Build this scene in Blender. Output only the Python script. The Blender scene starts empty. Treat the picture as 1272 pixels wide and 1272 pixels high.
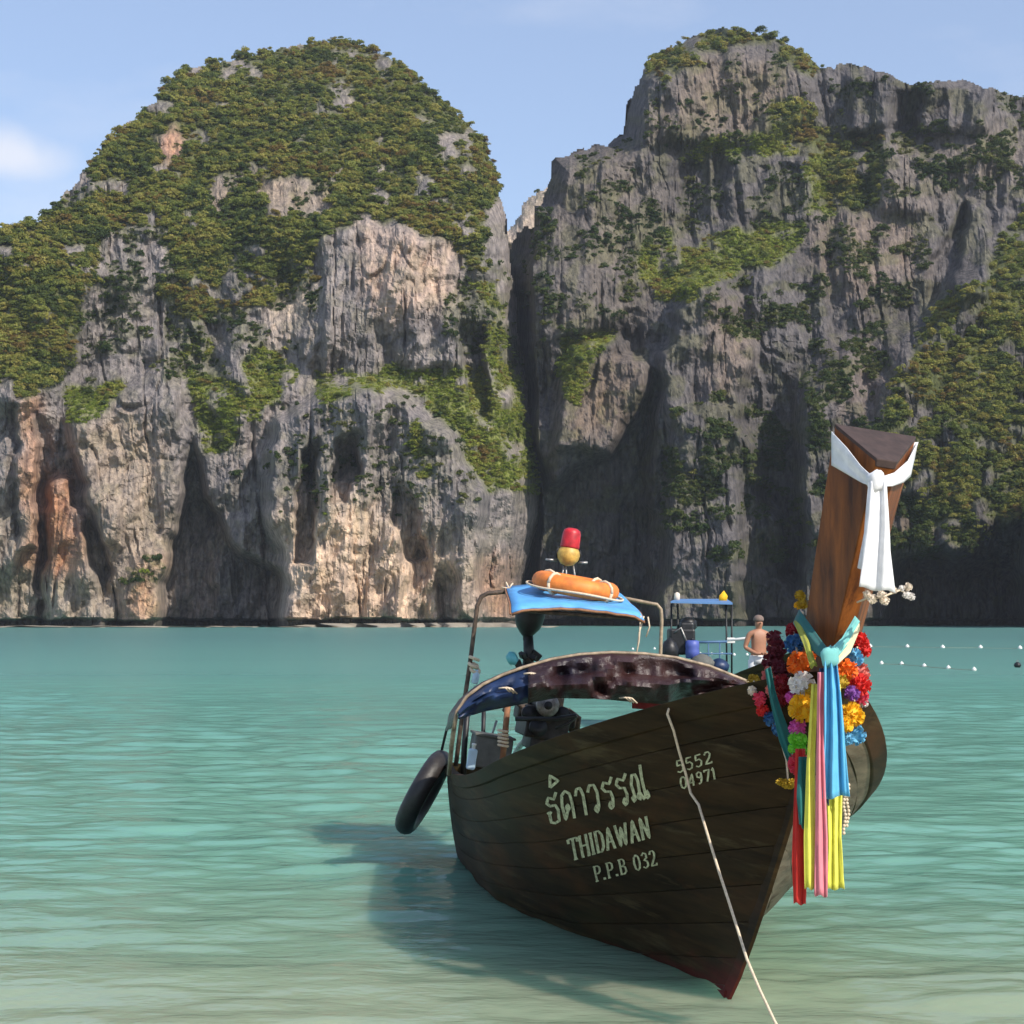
import bpy, bmesh, math, random
import numpy as np
from mathutils import Vector, Matrix, Euler
from mathutils.bvhtree import BVHTree

# ------------------------------------------------------------------ camera
scene = bpy.context.scene
C = scene.collection
CAM_H = 2.4            # eye height above the water, standing on the beach
FPX = 2000.0           # focal length in photo pixels (photo is 1272 px wide)
PITCH = math.atan(131 / 2000.0)
cam_data = bpy.data.cameras.new('camera')
cam_data.sensor_width = 36.0
cam_data.lens = FPX / 1272.0 * 36.0
cam_data.clip_start = 0.1
cam_data.clip_end = 20000
cam = bpy.data.objects.new('camera', cam_data)
cam.location = (0, 0, CAM_H)
cam.rotation_euler = (math.pi / 2 + PITCH, 0, 0)
C.objects.link(cam)
scene.camera = cam

# ------------------------------------------------------------------ sky, sun, exposure
SUN_AZ = math.radians(136)      # clockwise from +Y (the way the camera looks)
SUN_EL = math.radians(40)
world = bpy.data.worlds.new('World')
scene.world = world
world.use_nodes = True
wn = world.node_tree
for n in list(wn.nodes):
    wn.nodes.remove(n)
w_out = wn.nodes.new('ShaderNodeOutputWorld')
w_bg = wn.nodes.new('ShaderNodeBackground')
w_sky = wn.nodes.new('ShaderNodeTexSky')
w_sky.sky_type = 'NISHITA'
w_sky.sun_disc = False
w_sky.sun_elevation = SUN_EL
w_sky.sun_rotation = SUN_AZ
w_sky.altitude = 0
w_sky.air_density = 1.0
w_sky.dust_density = 0.8
w_sky.ozone_density = 2.2
w_bg.inputs['Strength'].default_value = 0.138
# sparse clouds, by direction
w_co = wn.nodes.new('ShaderNodeTexCoord')
w_map = wn.nodes.new('ShaderNodeMapping')
w_map.inputs['Scale'].default_value = (2.2, 2.2, 6.5)
w_map.inputs['Location'].default_value = (0.35, 0.1, 0.62)
w_no = wn.nodes.new('ShaderNodeTexNoise')
w_no.inputs['Scale'].default_value = 2.0
w_no.inputs['Detail'].default_value = 6
w_no.inputs['Roughness'].default_value = 0.55
w_rp = wn.nodes.new('ShaderNodeValToRGB')
w_rp.color_ramp.elements[0].position = 0.56
w_rp.color_ramp.elements[1].position = 0.82
w_mx = wn.nodes.new('ShaderNodeMix'); w_mx.data_type = 'RGBA'
w_mx.inputs['B'].default_value = (5.0, 5.0, 5.3, 1)
wl = wn.links.new
wl(w_co.outputs['Generated'], w_map.inputs['Vector'])
wl(w_map.outputs['Vector'], w_no.inputs['Vector'])
wl(w_no.outputs['Fac'], w_rp.inputs['Fac'])
# one low puff of cumulus over the left shoulder of the bay
w_d = wn.nodes.new('ShaderNodeVectorMath'); w_d.operation = 'SUBTRACT'
puff = Vector(((12 - 636) / FPX, math.cos(PITCH) - (636 - 192) / FPX * math.sin(PITCH), math.sin(PITCH) + (636 - 192) / FPX * math.cos(PITCH))).normalized()
w_d.inputs[1].default_value = puff
w_s = wn.nodes.new('ShaderNodeVectorMath'); w_s.operation = 'MULTIPLY'
w_s.inputs[1].default_value = (25, 10, 52)
w_n2 = wn.nodes.new('ShaderNodeTexNoise'); w_n2.inputs['Scale'].default_value = 26; w_n2.inputs['Detail'].default_value = 6
w_n2m = wn.nodes.new('ShaderNodeVectorMath'); w_n2m.operation = 'MULTIPLY_ADD'
w_n2m.inputs[1].default_value = (0.9, 0.9, 0.9); w_n2m.inputs[2].default_value = (-0.45, -0.45, -0.45)
w_ad = wn.nodes.new('ShaderNodeVectorMath'); w_ad.operation = 'ADD'
w_len = wn.nodes.new('ShaderNodeVectorMath'); w_len.operation = 'LENGTH'
w_mr = wn.nodes.new('ShaderNodeMapRange'); w_mr.interpolation_type = 'SMOOTHSTEP'
w_mr.inputs['From Min'].default_value = 1.15; w_mr.inputs['From Max'].default_value = 0.15
w_mr.inputs['To Min'].default_value = 0.0; w_mr.inputs['To Max'].default_value = 0.7
w_max = wn.nodes.new('ShaderNodeMath'); w_max.operation = 'MAXIMUM'
w_mul = wn.nodes.new('ShaderNodeMath'); w_mul.operation = 'MULTIPLY'; w_mul.inputs[1].default_value = 0.30
wl(w_co.outputs['Generated'], w_d.inputs[0]); wl(w_d.outputs[0], w_s.inputs[0])
wl(w_co.outputs['Generated'], w_n2.inputs['Vector']); wl(w_n2.outputs['Color'], w_n2m.inputs[0])
wl(w_s.outputs[0], w_ad.inputs[0]); wl(w_n2m.outputs[0], w_ad.inputs[1])
wl(w_ad.outputs[0], w_len.inputs[0]); wl(w_len.outputs['Value'], w_mr.inputs['Value'])
wl(w_rp.outputs['Color'], w_mul.inputs[0])
wl(w_mul.outputs[0], w_max.inputs[0]); wl(w_mr.outputs['Result'], w_max.inputs[1])
wl(w_max.outputs[0], w_mx.inputs['Factor'])
w_hz = wn.nodes.new('ShaderNodeMix'); w_hz.data_type = 'RGBA'; w_hz.inputs['Factor'].default_value = 0.30; w_hz.inputs['B'].default_value = (3.1, 3.5, 4.7, 1)   # thin high haze
wl(w_sky.outputs['Color'], w_hz.inputs['A']); wl(w_hz.outputs['Result'], w_mx.inputs['A'])
wl(w_mx.outputs['Result'], w_bg.inputs['Color'])
wl(w_bg.outputs['Background'], w_out.inputs['Surface'])

sun_dir = Vector((math.sin(SUN_AZ) * math.cos(SUN_EL), math.cos(SUN_AZ) * math.cos(SUN_EL), math.sin(SUN_EL)))
sun_data = bpy.data.lights.new('sun', 'SUN')
sun_data.energy = 3.8
sun_data.angle = math.radians(0.53)
sun_data.color = (1.0, 0.93, 0.82)
sun = bpy.data.objects.new('sun', sun_data)
sun.rotation_euler = sun_dir.to_track_quat('Z', 'Y').to_euler()
sun.location = (60, -40, 80)
C.objects.link(sun)
scene.view_settings.view_transform = 'Standard'
scene.view_settings.look = 'None'
scene.view_settings.exposure = 0.5
scene.view_settings.gamma = 1.0
scene.view_settings.use_curve_mapping = False
scene.cycles.max_bounces = 6
scene.cycles.transparent_max_bounces = 8

# ------------------------------------------------------------------ helpers
_c, _s = math.cos(PITCH), math.sin(PITCH)
def ray(x, y):
    """direction of a photo pixel, scaled so that its Y component is 1"""
    a = (x - 636) / FPX; b = (636 - y) / FPX
    d = Vector((a, _c - b * _s, _s + b * _c))
    return d / d.y
def at(x, y, Y):
    """world point seen at a photo pixel at distance Y"""
    return Vector((0, 0, CAM_H)) + ray(x, y) * Y
def on_water(x, y, z=0.0):
    d = ray(x, y)
    return Vector((0, 0, CAM_H)) + d * ((z - CAM_H) / d.z)

def tag(o, label=None, cat=None, group=None, kind=None):
    if label: o['label'] = label
    if cat: o['category'] = cat
    if group: o['group'] = group
    if kind: o['kind'] = kind
    return o
def empty(name, loc=(0, 0, 0), rot=(0, 0, 0), parent=None):
    o = bpy.data.objects.new(name, None); C.objects.link(o)
    o.empty_display_size = 0.2
    o.location = loc; o.rotation_euler = rot; o.parent = parent
    return o

class MB:
    """collects shapes into one mesh"""
    def __init__(s): s.v = []; s.f = []
    def add(s, v, f):
        k = len(s.v); s.v += [tuple(p) for p in v]; s.f += [tuple(i + k for i in q) for q in f]; return s
    def box(s, c, d, R=None):
        c = Vector(c); x, y, z = d[0] / 2, d[1] / 2, d[2] / 2
        P = [Vector((i * x, j * y, k * z)) for i in (-1, 1) for j in (-1, 1) for k in (-1, 1)]
        if R is not None: P = [R @ p for p in P]
        return s.add([c + p for p in P], [(0, 1, 3, 2), (4, 6, 7, 5), (0, 4, 5, 1), (2, 3, 7, 6), (0, 2, 6, 4), (1, 5, 7, 3)])
    def loft(s, rings, closed=True, caps=True):
        n = len(rings[0]); k = len(s.v)
        for r in rings: s.v += [tuple(p) for p in r]
        for i in range(len(rings) - 1):
            for j in range(n if closed else n - 1):
                j2 = (j + 1) % n
                s.f.append((k + i * n + j, k + i * n + j2, k + (i + 1) * n + j2, k + (i + 1) * n + j))
        if caps and closed:
            s.f.append(tuple(k + j for j in reversed(range(n))))
            s.f.append(tuple(k + (len(rings) - 1) * n + j for j in range(n)))
        return s
    def tube(s, pts, r, n=8):
        pts = [Vector(p) for p in pts]
        rr = r if isinstance(r, (list, tuple)) else [r] * len(pts)
        rings = []; up = None
        for i, p in enumerate(pts):
            t = (pts[min(i + 1, len(pts) - 1)] - pts[max(i - 1, 0)])
            t = t.normalized() if t.length > 1e-9 else Vector((0, 0, 1))
            if up is None:
                up = Vector((0, 0, 1)) if abs(t.z) < 0.9 else Vector((1, 0, 0))
            a = (up - t * up.dot(t)).normalized(); up = a
            b = t.cross(a)
            rings.append([p + (a * math.cos(2 * math.pi * j / n) + b * math.sin(2 * math.pi * j / n)) * rr[i] for j in range(n)])
        return s.loft(rings)
    def lathe(s, c, prof, n=16, R=None):
        c = Vector(c); rings = []
        for r, z in prof:
            ring = [Vector((r * math.cos(2 * math.pi * j / n), r * math.sin(2 * math.pi * j / n), z)) for j in range(n)]
            if R is not None: ring = [R @ p for p in ring]
            rings.append([c + p for p in ring])
        return s.loft(rings)
    def torus(s, c, R_, r, n=32, m=12, R=None):
        c = Vector(c); V = []; Fc = []
        for i in range(n):
            a = 2 * math.pi * i / n
            for j in range(m):
                b = 2 * math.pi * j / m
                p = Vector(((R_ + r * math.cos(b)) * math.cos(a), (R_ + r * math.cos(b)) * math.sin(a), r * math.sin(b)))
                V.append(c + (R @ p if R is not None else p))
        for i in range(n):
            for j in range(m):
                Fc.append((i * m + j, ((i + 1) % n) * m + j, ((i + 1) % n) * m + (j + 1) % m, i * m + (j + 1) % m))
        return s.add(V, Fc)
    def grid(s, P, nu, nv):
        k = len(s.v); s.v += [tuple(p) for p in P]
        for i in range(nu - 1):
            for j in range(nv - 1):
                s.f.append((k + i * nv + j, k + (i + 1) * nv + j, k + (i + 1) * nv + j + 1, k + i * nv + j + 1))
        return s
    def build(s, name, mat, parent=None, loc=(0, 0, 0), rot=(0, 0, 0), off=None, smooth=True, bevel=0, solid=0, subd=0, sharp=None):
        v = s.v
        if off is not None: v = [(a - off[0], b - off[1], c - off[2]) for a, b, c in v]
        me = bpy.data.meshes.new(name); me.from_pydata(v, [], s.f); me.update()
        bm = bmesh.new(); bm.from_mesh(me); bmesh.ops.recalc_face_normals(bm, faces=bm.faces); bm.to_mesh(me); bm.free()
        if smooth:
            me.polygons.foreach_set('use_smooth', [True] * len(me.polygons))
            if sharp is not None: me.set_sharp_from_angle(angle=math.radians(sharp))
        o = bpy.data.objects.new(name, me); C.objects.link(o)
        if mat: me.materials.append(mat)
        o.location = loc; o.rotation_euler = rot; o.parent = parent
        if solid:
            m = o.modifiers.new('s', 'SOLIDIFY'); m.thickness = solid; m.offset = 0
        if bevel:
            m = o.modifiers.new('b', 'BEVEL'); m.width = bevel; m.segments = 2; m.limit_method = 'ANGLE'
        if subd:
            m = o.modifiers.new('d', 'SUBSURF'); m.levels = subd; m.render_levels = subd
        return o

# ------------------------------------------------------------------ materials
def new_mat(name):
    m = bpy.data.materials.new(name); m.use_nodes = True
    nt = m.node_tree; b = nt.nodes['Principled BSDF']
    return m, nt, b
def noise_node(nt, scale, detail=5, rough=0.6, mapping=None, vec='Object', loc=(0, 0, 0)):
    tc = nt.nodes.new('ShaderNodeTexCoord'); mp = nt.nodes.new('ShaderNodeMapping')
    mp.inputs['Scale'].default_value = mapping or (1, 1, 1); mp.inputs['Location'].default_value = loc
    n = nt.nodes.new('ShaderNodeTexNoise'); n.inputs['Scale'].default_value = scale
    n.inputs['Detail'].default_value = detail; n.inputs['Roughness'].default_value = rough
    nt.links.new(tc.outputs[vec], mp.inputs['Vector']); nt.links.new(mp.outputs[0], n.inputs['Vector'])
    return n
def ramp_node(nt, src, stops):
    r = nt.nodes.new('ShaderNodeValToRGB'); e = r.color_ramp.elements
    while len(e) < len(stops): e.new(0.5)
    for k, (p, c) in enumerate(stops):
        e[k].position = p; e[k].color = (*c, 1) if len(c) == 3 else c
    nt.links.new(src, r.inputs['Fac']); return r
def mix_node(nt, fac, a, b, mode='MIX'):
    m = nt.nodes.new('ShaderNodeMix'); m.data_type = 'RGBA'; m.blend_type = mode
    for key, val in (('Factor', fac), ('A', a), ('B', b)):
        if isinstance(val, (int, float)): m.inputs[key].default_value = val
        elif isinstance(val, tuple): m.inputs[key].default_value = (*val, 1)
        else: nt.links.new(val, m.inputs[key])
    return m.outputs['Result']
def bump_node(nt, h, strength=0.5, dist=0.02, b=None):
    bp = nt.nodes.new('ShaderNodeBump'); bp.inputs['Strength'].default_value = strength; bp.inputs['Distance'].default_value = dist
    nt.links.new(h, bp.inputs['Height'])
    if b is not None: nt.links.new(bp.outputs['Normal'], b.inputs['Normal'])
    return bp
def simple_mat(name, col, rough=0.6, var=0.25, scale=8, metal=0.0, bump=0.15, mapping=None, dirt=None, sheen=0.0, rand=0.0, trans=0.0):
    m, nt, b = new_mat(name)
    n = noise_node(nt, scale, 6, 0.6, mapping)
    lo = tuple(c * (1 - var) for c in col); hi = tuple(min(1, c * (1 + var)) for c in col)
    stops = [(0.3, lo), (0.7, hi)] if dirt is None else [(0.28, dirt), (0.45, lo), (0.7, hi)]
    out = ramp_node(nt, n.outputs['Fac'], stops).outputs['Color']
    if rand:
        oi = nt.nodes.new('ShaderNodeObjectInfo')
        rr = ramp_node(nt, oi.outputs['Random'], [(0, (1 - rand,) * 3), (1, (1 + rand,) * 3)])
        out = mix_node(nt, 1.0, out, rr.outputs['Color'], 'MULTIPLY')
    nt.links.new(out, b.inputs['Base Color'])
    b.inputs['Roughness'].default_value = rough; b.inputs['Metallic'].default_value = metal
    if sheen: b.inputs['Sheen Weight'].default_value = sheen
    if bump: bump_node(nt, n.outputs['Fac'], bump, 0.02, b)
    if trans:
        tr = nt.nodes.new('ShaderNodeBsdfTranslucent'); nt.links.new(out, tr.inputs['Color'])
        mx = nt.nodes.new('ShaderNodeMixShader'); mx.inputs[0].default_value = trans
        nt.links.new(b.outputs[0], mx.inputs[1]); nt.links.new(tr.outputs[0], mx.inputs[2])
        nt.links.new(mx.outputs[0], nt.nodes['Material Output'].inputs['Surface'])
    return m

def water_material():
    m, nt, b = new_mat('bay_water'); L = nt.links.new
    geo = nt.nodes.new('ShaderNodeNewGeometry'); sep = nt.nodes.new('ShaderNodeSeparateXYZ'); L(geo.outputs['Position'], sep.inputs[0])
    # distance from the beach drives the depth, hence the water's own colour (sand-green shallows to teal)
    lg = nt.nodes.new('ShaderNodeMath'); lg.operation = 'LOGARITHM'; lg.inputs[1].default_value = 10; L(sep.outputs['Y'], lg.inputs[0])
    pn = nt.nodes.new('ShaderNodeTexNoise'); pn.inputs['Scale'].default_value = 1.0; pn.inputs['Detail'].default_value = 4
    pm = nt.nodes.new('ShaderNodeMapping'); pm.inputs['Scale'].default_value = (0.035, 0.10, 1); L(geo.outputs['Position'], pm.inputs['Vector']); L(pm.outputs[0], pn.inputs['Vector'])
    ma = nt.nodes.new('ShaderNodeMath'); ma.operation = 'MULTIPLY_ADD'; ma.inputs[1].default_value = 0.30; L(pn.outputs['Fac'], ma.inputs[0]); L(lg.outputs[0], ma.inputs[2])
    mr = nt.nodes.new('ShaderNodeMapRange'); mr.inputs['From Min'].default_value = 1.0; mr.inputs['From Max'].default_value = 2.8; L(ma.outputs[0], mr.inputs['Value'])
    def pos(Y): return max(0, min(1, (math.log10(Y) + 0.15 - 1.0) / 1.8))
    col = ramp_node(nt, mr.outputs['Result'], [(pos(8.9), WATER[0]), (pos(11.8), WATER[1]), (pos(16.5), WATER[2]), (pos(36), WATER[3]), (pos(80), WATER[4]), (pos(200), WATER[5]), (pos(400), WATER[6])])
    # ripples
    def rip(sx, sy, det, rot):
        t = nt.nodes.new('ShaderNodeMapping'); t.inputs['Scale'].default_value = (sx, sy, 1); t.inputs['Rotation'].default_value = (0, 0, rot)
        L(geo.outputs['Position'], t.inputs['Vector'])
        n = nt.nodes.new('ShaderNodeTexNoise'); n.inputs['Scale'].default_value = 1; n.inputs['Detail'].default_value = det; n.inputs['Roughness'].default_value = 0.55
        L(t.outputs[0], n.inputs['Vector']); return n
    r1 = rip(3.6, 7.5, 2.0, 0.25); r2 = rip(10, 17, 1.5, -0.3); r3 = rip(0.5, 1.3, 2, 0.3)
    a1 = nt.nodes.new('ShaderNodeMath'); a1.operation = 'MULTIPLY_ADD'; a1.inputs[1].default_value = 0.22; L(r2.outputs['Fac'], a1.inputs[0]); L(r1.outputs['Fac'], a1.inputs[2])
    a2 = nt.nodes.new('ShaderNodeMath'); a2.operation = 'MULTIPLY_ADD'; a2.inputs[1].default_value = 1.6; L(r3.outputs['Fac'], a2.inputs[0]); L(a1.outputs[0], a2.inputs[2])
    bp = bump_node(nt, a2.outputs[0], WAVE[0], WAVE[1])
    # turbid body
    df = nt.nodes.new('ShaderNodeSubsurfaceScattering'); df.falloff = 'BURLEY'; df.inputs['Scale'].default_value = 0.6; df.inputs['Radius'].default_value = (0.5, 1.0, 0.9); L(col.outputs['Color'], df.inputs['Color'])
    bp2 = bump_node(nt, a2.outputs[0], 0.6, 0.02); L(bp2.outputs['Normal'], df.inputs['Normal'])
    # clear shallows: the seabed shows through near the beach
    tr = nt.nodes.new('ShaderNodeBsdfTransparent'); tr.inputs['Color'].default_value = (0.62, 0.88, 0.70, 1)
    cl = nt.nodes.new('ShaderNodeMapRange'); cl.inputs['From Min'].default_value = 9.0; cl.inputs['From Max'].default_value = 17.0
    cl.inputs['To Min'].default_value = 0.36; cl.inputs['To Max'].default_value = 0.0; L(sep.outputs['Y'], cl.inputs['Value'])
    body = nt.nodes.new('ShaderNodeMixShader'); L(cl.outputs['Result'], body.inputs[0]); L(df.outputs[0], body.inputs[1]); L(tr.outputs[0], body.inputs[2])
    gl = nt.nodes.new('ShaderNodeBsdfGlossy'); 
    rg = nt.nodes.new('ShaderNodeMapRange'); rg.inputs['From Min'].default_value = 9; rg.inputs['From Max'].default_value = 70; rg.inputs['To Min'].default_value = 0.06; rg.inputs['To Max'].default_value = 0.28
    L(sep.outputs['Y'], rg.inputs['Value']); L(rg.outputs['Result'], gl.inputs['Roughness']); L(bp.outputs['Normal'], gl.inputs['Normal'])
    fr = nt.nodes.new('ShaderNodeFresnel'); fr.inputs['IOR'].default_value = 1.33; L(bp.outputs['Normal'], fr.inputs['Normal'])
    fm = nt.nodes.new('ShaderNodeMath'); fm.operation = 'MULTIPLY'; 
    fg = nt.nodes.new('ShaderNodeMapRange'); fg.inputs['From Min'].default_value = 9; fg.inputs['From Max'].default_value = 60; fg.inputs['To Min'].default_value = 0.95; fg.inputs['To Max'].default_value = 0.38
    L(sep.outputs['Y'], fg.inputs['Value']); L(fg.outputs['Result'], fm.inputs[1]); L(fr.outputs[0], fm.inputs[0])
    fin = nt.nodes.new('ShaderNodeMixShader'); L(fm.outputs[0], fin.inputs[0]); L(body.outputs[0], fin.inputs[1]); L(gl.outputs[0], fin.inputs[2])
    L(fin.outputs[0], nt.nodes['Material Output'].inputs['Surface'])
    return m
WATER = [(0.43, 0.48, 0.325), (0.25, 0.395, 0.275), (0.155, 0.34, 0.252), (0.122, 0.295, 0.236), (0.086, 0.24, 0.20), (0.058, 0.175, 0.16), (0.068, 0.195, 0.172)]
WAVE = (1.0, 0.012, 0.55)

HAZE = 0.0001
def rock_material():
    m, nt, b = new_mat('limestone'); L = nt.links.new
    at_ = nt.nodes.new('ShaderNodeVertexColor'); at_.layer_name = 'Col'
    st = noise_node(nt, 1.0, 7, 0.68, (0.8, 0.4, 0.085))
    sp = noise_node(nt, 1.0, 8, 0.7, (0.9, 0.4, 0.35), loc=(7, 3, 1))
    r1 = ramp_node(nt, st.outputs['Fac'], [(0.33, (0.45, 0.45, 0.49)), (0.48, (0.88, 0.86, 0.85)), (0.66, (1.3, 1.25, 1.18))])
    r2 = ramp_node(nt, sp.outputs['Fac'], [(0.30, (0.58, 0.59, 0.61)), (0.58, (1.15, 1.13, 1.1))])
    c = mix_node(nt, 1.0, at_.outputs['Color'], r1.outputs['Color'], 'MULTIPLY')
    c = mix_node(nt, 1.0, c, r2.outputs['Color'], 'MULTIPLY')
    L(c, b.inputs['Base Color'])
    b.inputs['Roughness'].default_value = 0.95
    b.inputs['Specular IOR Level'].default_value = 0.1
    ad = nt.nodes.new('ShaderNodeMath'); ad.operation = 'ADD'; L(st.outputs['Fac'], ad.inputs[0]); L(sp.outputs['Fac'], ad.inputs[1])
    bump_node(nt, ad.outputs[0], 0.55, 0.9, b)
    return m

def leaf_material(name, stops):
    m, nt, b = new_mat(name); L = nt.links.new
    oi = nt.nodes.new('ShaderNodeObjectInfo')
    gp = nt.nodes.new('ShaderNodeNewGeometry'); pn = nt.nodes.new('ShaderNodeTexNoise'); pn.inputs['Scale'].default_value = 0.06; pn.inputs['Detail'].default_value = 4
    L(gp.outputs['Position'], pn.inputs['Vector'])
    mm = nt.nodes.new('ShaderNodeMath'); mm.operation = 'MULTIPLY_ADD'; mm.inputs[1].default_value = 2.4; mm.inputs[2].default_value = -1.08; L(pn.outputs['Fac'], mm.inputs[0])
    m3 = nt.nodes.new('ShaderNodeMath'); m3.operation = 'MULTIPLY_ADD'; m3.inputs[1].default_value = 0.75; L(oi.outputs['Random'], m3.inputs[0]); L(mm.outputs[0], m3.inputs[2])
    col = ramp_node(nt, m3.outputs[0], stops)
    n = noise_node(nt, 0.9, 3, 0.6)
    v = ramp_node(nt, n.outputs['Fac'], [(0.3, (0.65, 0.7, 0.6)), (0.7, (1.3, 1.25, 1.2))])
    c = mix_node(nt, 1.0, col.outputs['Color'], v.outputs['Color'], 'MULTIPLY')
    L(c, b.inputs['Base Color']); b.inputs['Roughness'].default_value = 0.7; b.inputs['Specular IOR Level'].default_value = 0.2
    tr = nt.nodes.new('ShaderNodeBsdfTranslucent'); L(c, tr.inputs['Color'])
    mx = nt.nodes.new('ShaderNodeMixShader'); mx.inputs[0].default_value = 0.4
    L(b.outputs[0], mx.inputs[1]); L(tr.outputs[0], mx.inputs[2]); L(mx.outputs[0], nt.nodes['Material Output'].inputs['Surface'])
    return m

def wood_material(name, lo, hi, rough, mapping, streak=None, rand=0.15, spec=0.5, scale=1.0):
    m, nt, b = new_mat(name); L = nt.links.new
    g = noise_node(nt, scale, 6, 0.65, mapping)
    g2 = noise_node(nt, scale, 4, 0.6, tuple(k * 0.25 for k in mapping), loc=(3, 5, 2))
    c = ramp_node(nt, g.outputs['Fac'], [(0.3, lo), (0.7, hi)]).outputs['Color']
    k = ramp_node(nt, g2.outputs['Fac'], [(0.3, (0.6, 0.62, 0.6)), (0.7, (1.3, 1.25, 1.2))]).outputs['Color']
    c = mix_node(nt, 1.0, c, k, 'MULTIPLY')
    if streak:
        s = noise_node(nt, scale, 5, 0.7, tuple(q * 0.6 for q in mapping), loc=(9, 1, 4))
        f = ramp_node(nt, s.outputs['Fac'], [(0.55, (0, 0, 0)), (0.68, (1, 1, 1))]).outputs['Color']
        c = mix_node(nt, f, c, streak)
    oi = nt.nodes.new('ShaderNodeObjectInfo')
    rr = ramp_node(nt, oi.outputs['Random'], [(0, (1 - rand,) * 3), (1, (1 + rand, 1 + rand * .9, 1 + rand * .8))])
    c = mix_node(nt, 1.0, c, rr.outputs['Color'], 'MULTIPLY')
    L(c, b.inputs['Base Color']); b.inputs['Roughness'].default_value = rough; b.inputs['Specular IOR Level'].default_value = spec
    bump_node(nt, g.outputs['Fac'], 0.35, 0.01, b)
    return m, nt, b, c

# ------------------------------------------------------------------ numpy noise
_T = np.random.default_rng(11).random((512, 512))
def vnoise(x, y, seed=0):
    x = x + seed * 37.31; y = y + seed * 91.7
    xi = np.floor(x).astype(np.int64); yi = np.floor(y).astype(np.int64)
    fx = x - xi; fy = y - yi
    fx = fx * fx * fx * (fx * (fx * 6 - 15) + 10); fy = fy * fy * fy * (fy * (fy * 6 - 15) + 10)
    x0 = xi & 511; x1 = (xi + 1) & 511; y0 = yi & 511; y1 = (yi + 1) & 511
    return (_T[y0, x0] * (1 - fx) + _T[y0, x1] * fx) * (1 - fy) + (_T[y1, x0] * (1 - fx) + _T[y1, x1] * fx) * fy
def facet(x, y, seed=0):
    """planar facets on a skewed triangle lattice: flat slabs with sharp arrises"""
    x = x + seed * 17.3; y = y + seed * 41.9; a = x + .37 * y; b = y - .21 * x
    ai = np.floor(a).astype(np.int64); bi = np.floor(b).astype(np.int64); fa = a - ai; fb = b - bi
    h = lambda i, j: _T[j & 511, i & 511]
    lo_ = fa + fb < 1
    return np.where(lo_, h(ai, bi) * (1 - fa - fb) + h(ai + 1, bi) * fa + h(ai, bi + 1) * fb, h(ai + 1, bi + 1) * (fa + fb - 1) + h(ai + 1, bi) * (1 - fb) + h(ai, bi + 1) * (1 - fa))
def fbm(x, y, seed=0, oct=4, gain=0.5):
    a = 1.0; s = 0; t = 0
    for k in range(oct):
        s = s + a * vnoise(x * 2 ** k, y * 2 ** k, seed + k * 5); t += a; a *= gain
    return s / t
def ridged(x, y, seed=0): return 1 - np.abs(2 * vnoise(x, y, seed) - 1)
def inside(poly, X, Y):
    m = np.zeros(X.shape, bool); n = len(poly)
    for i in range(n):
        x0, y0 = poly[i]; x1, y1 = poly[(i + 1) % n]
        if y0 == y1: continue
        c = (Y >= min(y0, y1)) & (Y < max(y0, y1))
        m ^= c & (X < (x1 - x0) * (Y - y0) / (y1 - y0) + x0)
    return m
def blur(a, r):
    r = int(max(1, round(r)))
    for _ in range(2):
        for ax in (0, 1):
            p = np.pad(a, [(r + 1, r) if k == ax else (0, 0) for k in (0, 1)], mode='edge')
            cs = np.cumsum(p, axis=ax)
            n = a.shape[ax]
            a = (np.take(cs, range(2 * r + 1, 2 * r + 1 + n), ax) - np.take(cs, range(0, n), ax)) / (2 * r + 1)
    return a
def seg_dist(line, X, Y):
    d = np.full(X.shape, 1e9)
    for (x0, y0), (x1, y1) in zip(line[:-1], line[1:]):
        dx, dy = x1 - x0, y1 - y0
        t = np.clip(((X - x0) * dx + (Y - y0) * dy) / (dx * dx + dy * dy + 1e-9), 0, 1)
        d = np.minimum(d, np.hypot(X - x0 - t * dx, Y - y0 - t * dy))
    return d

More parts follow.
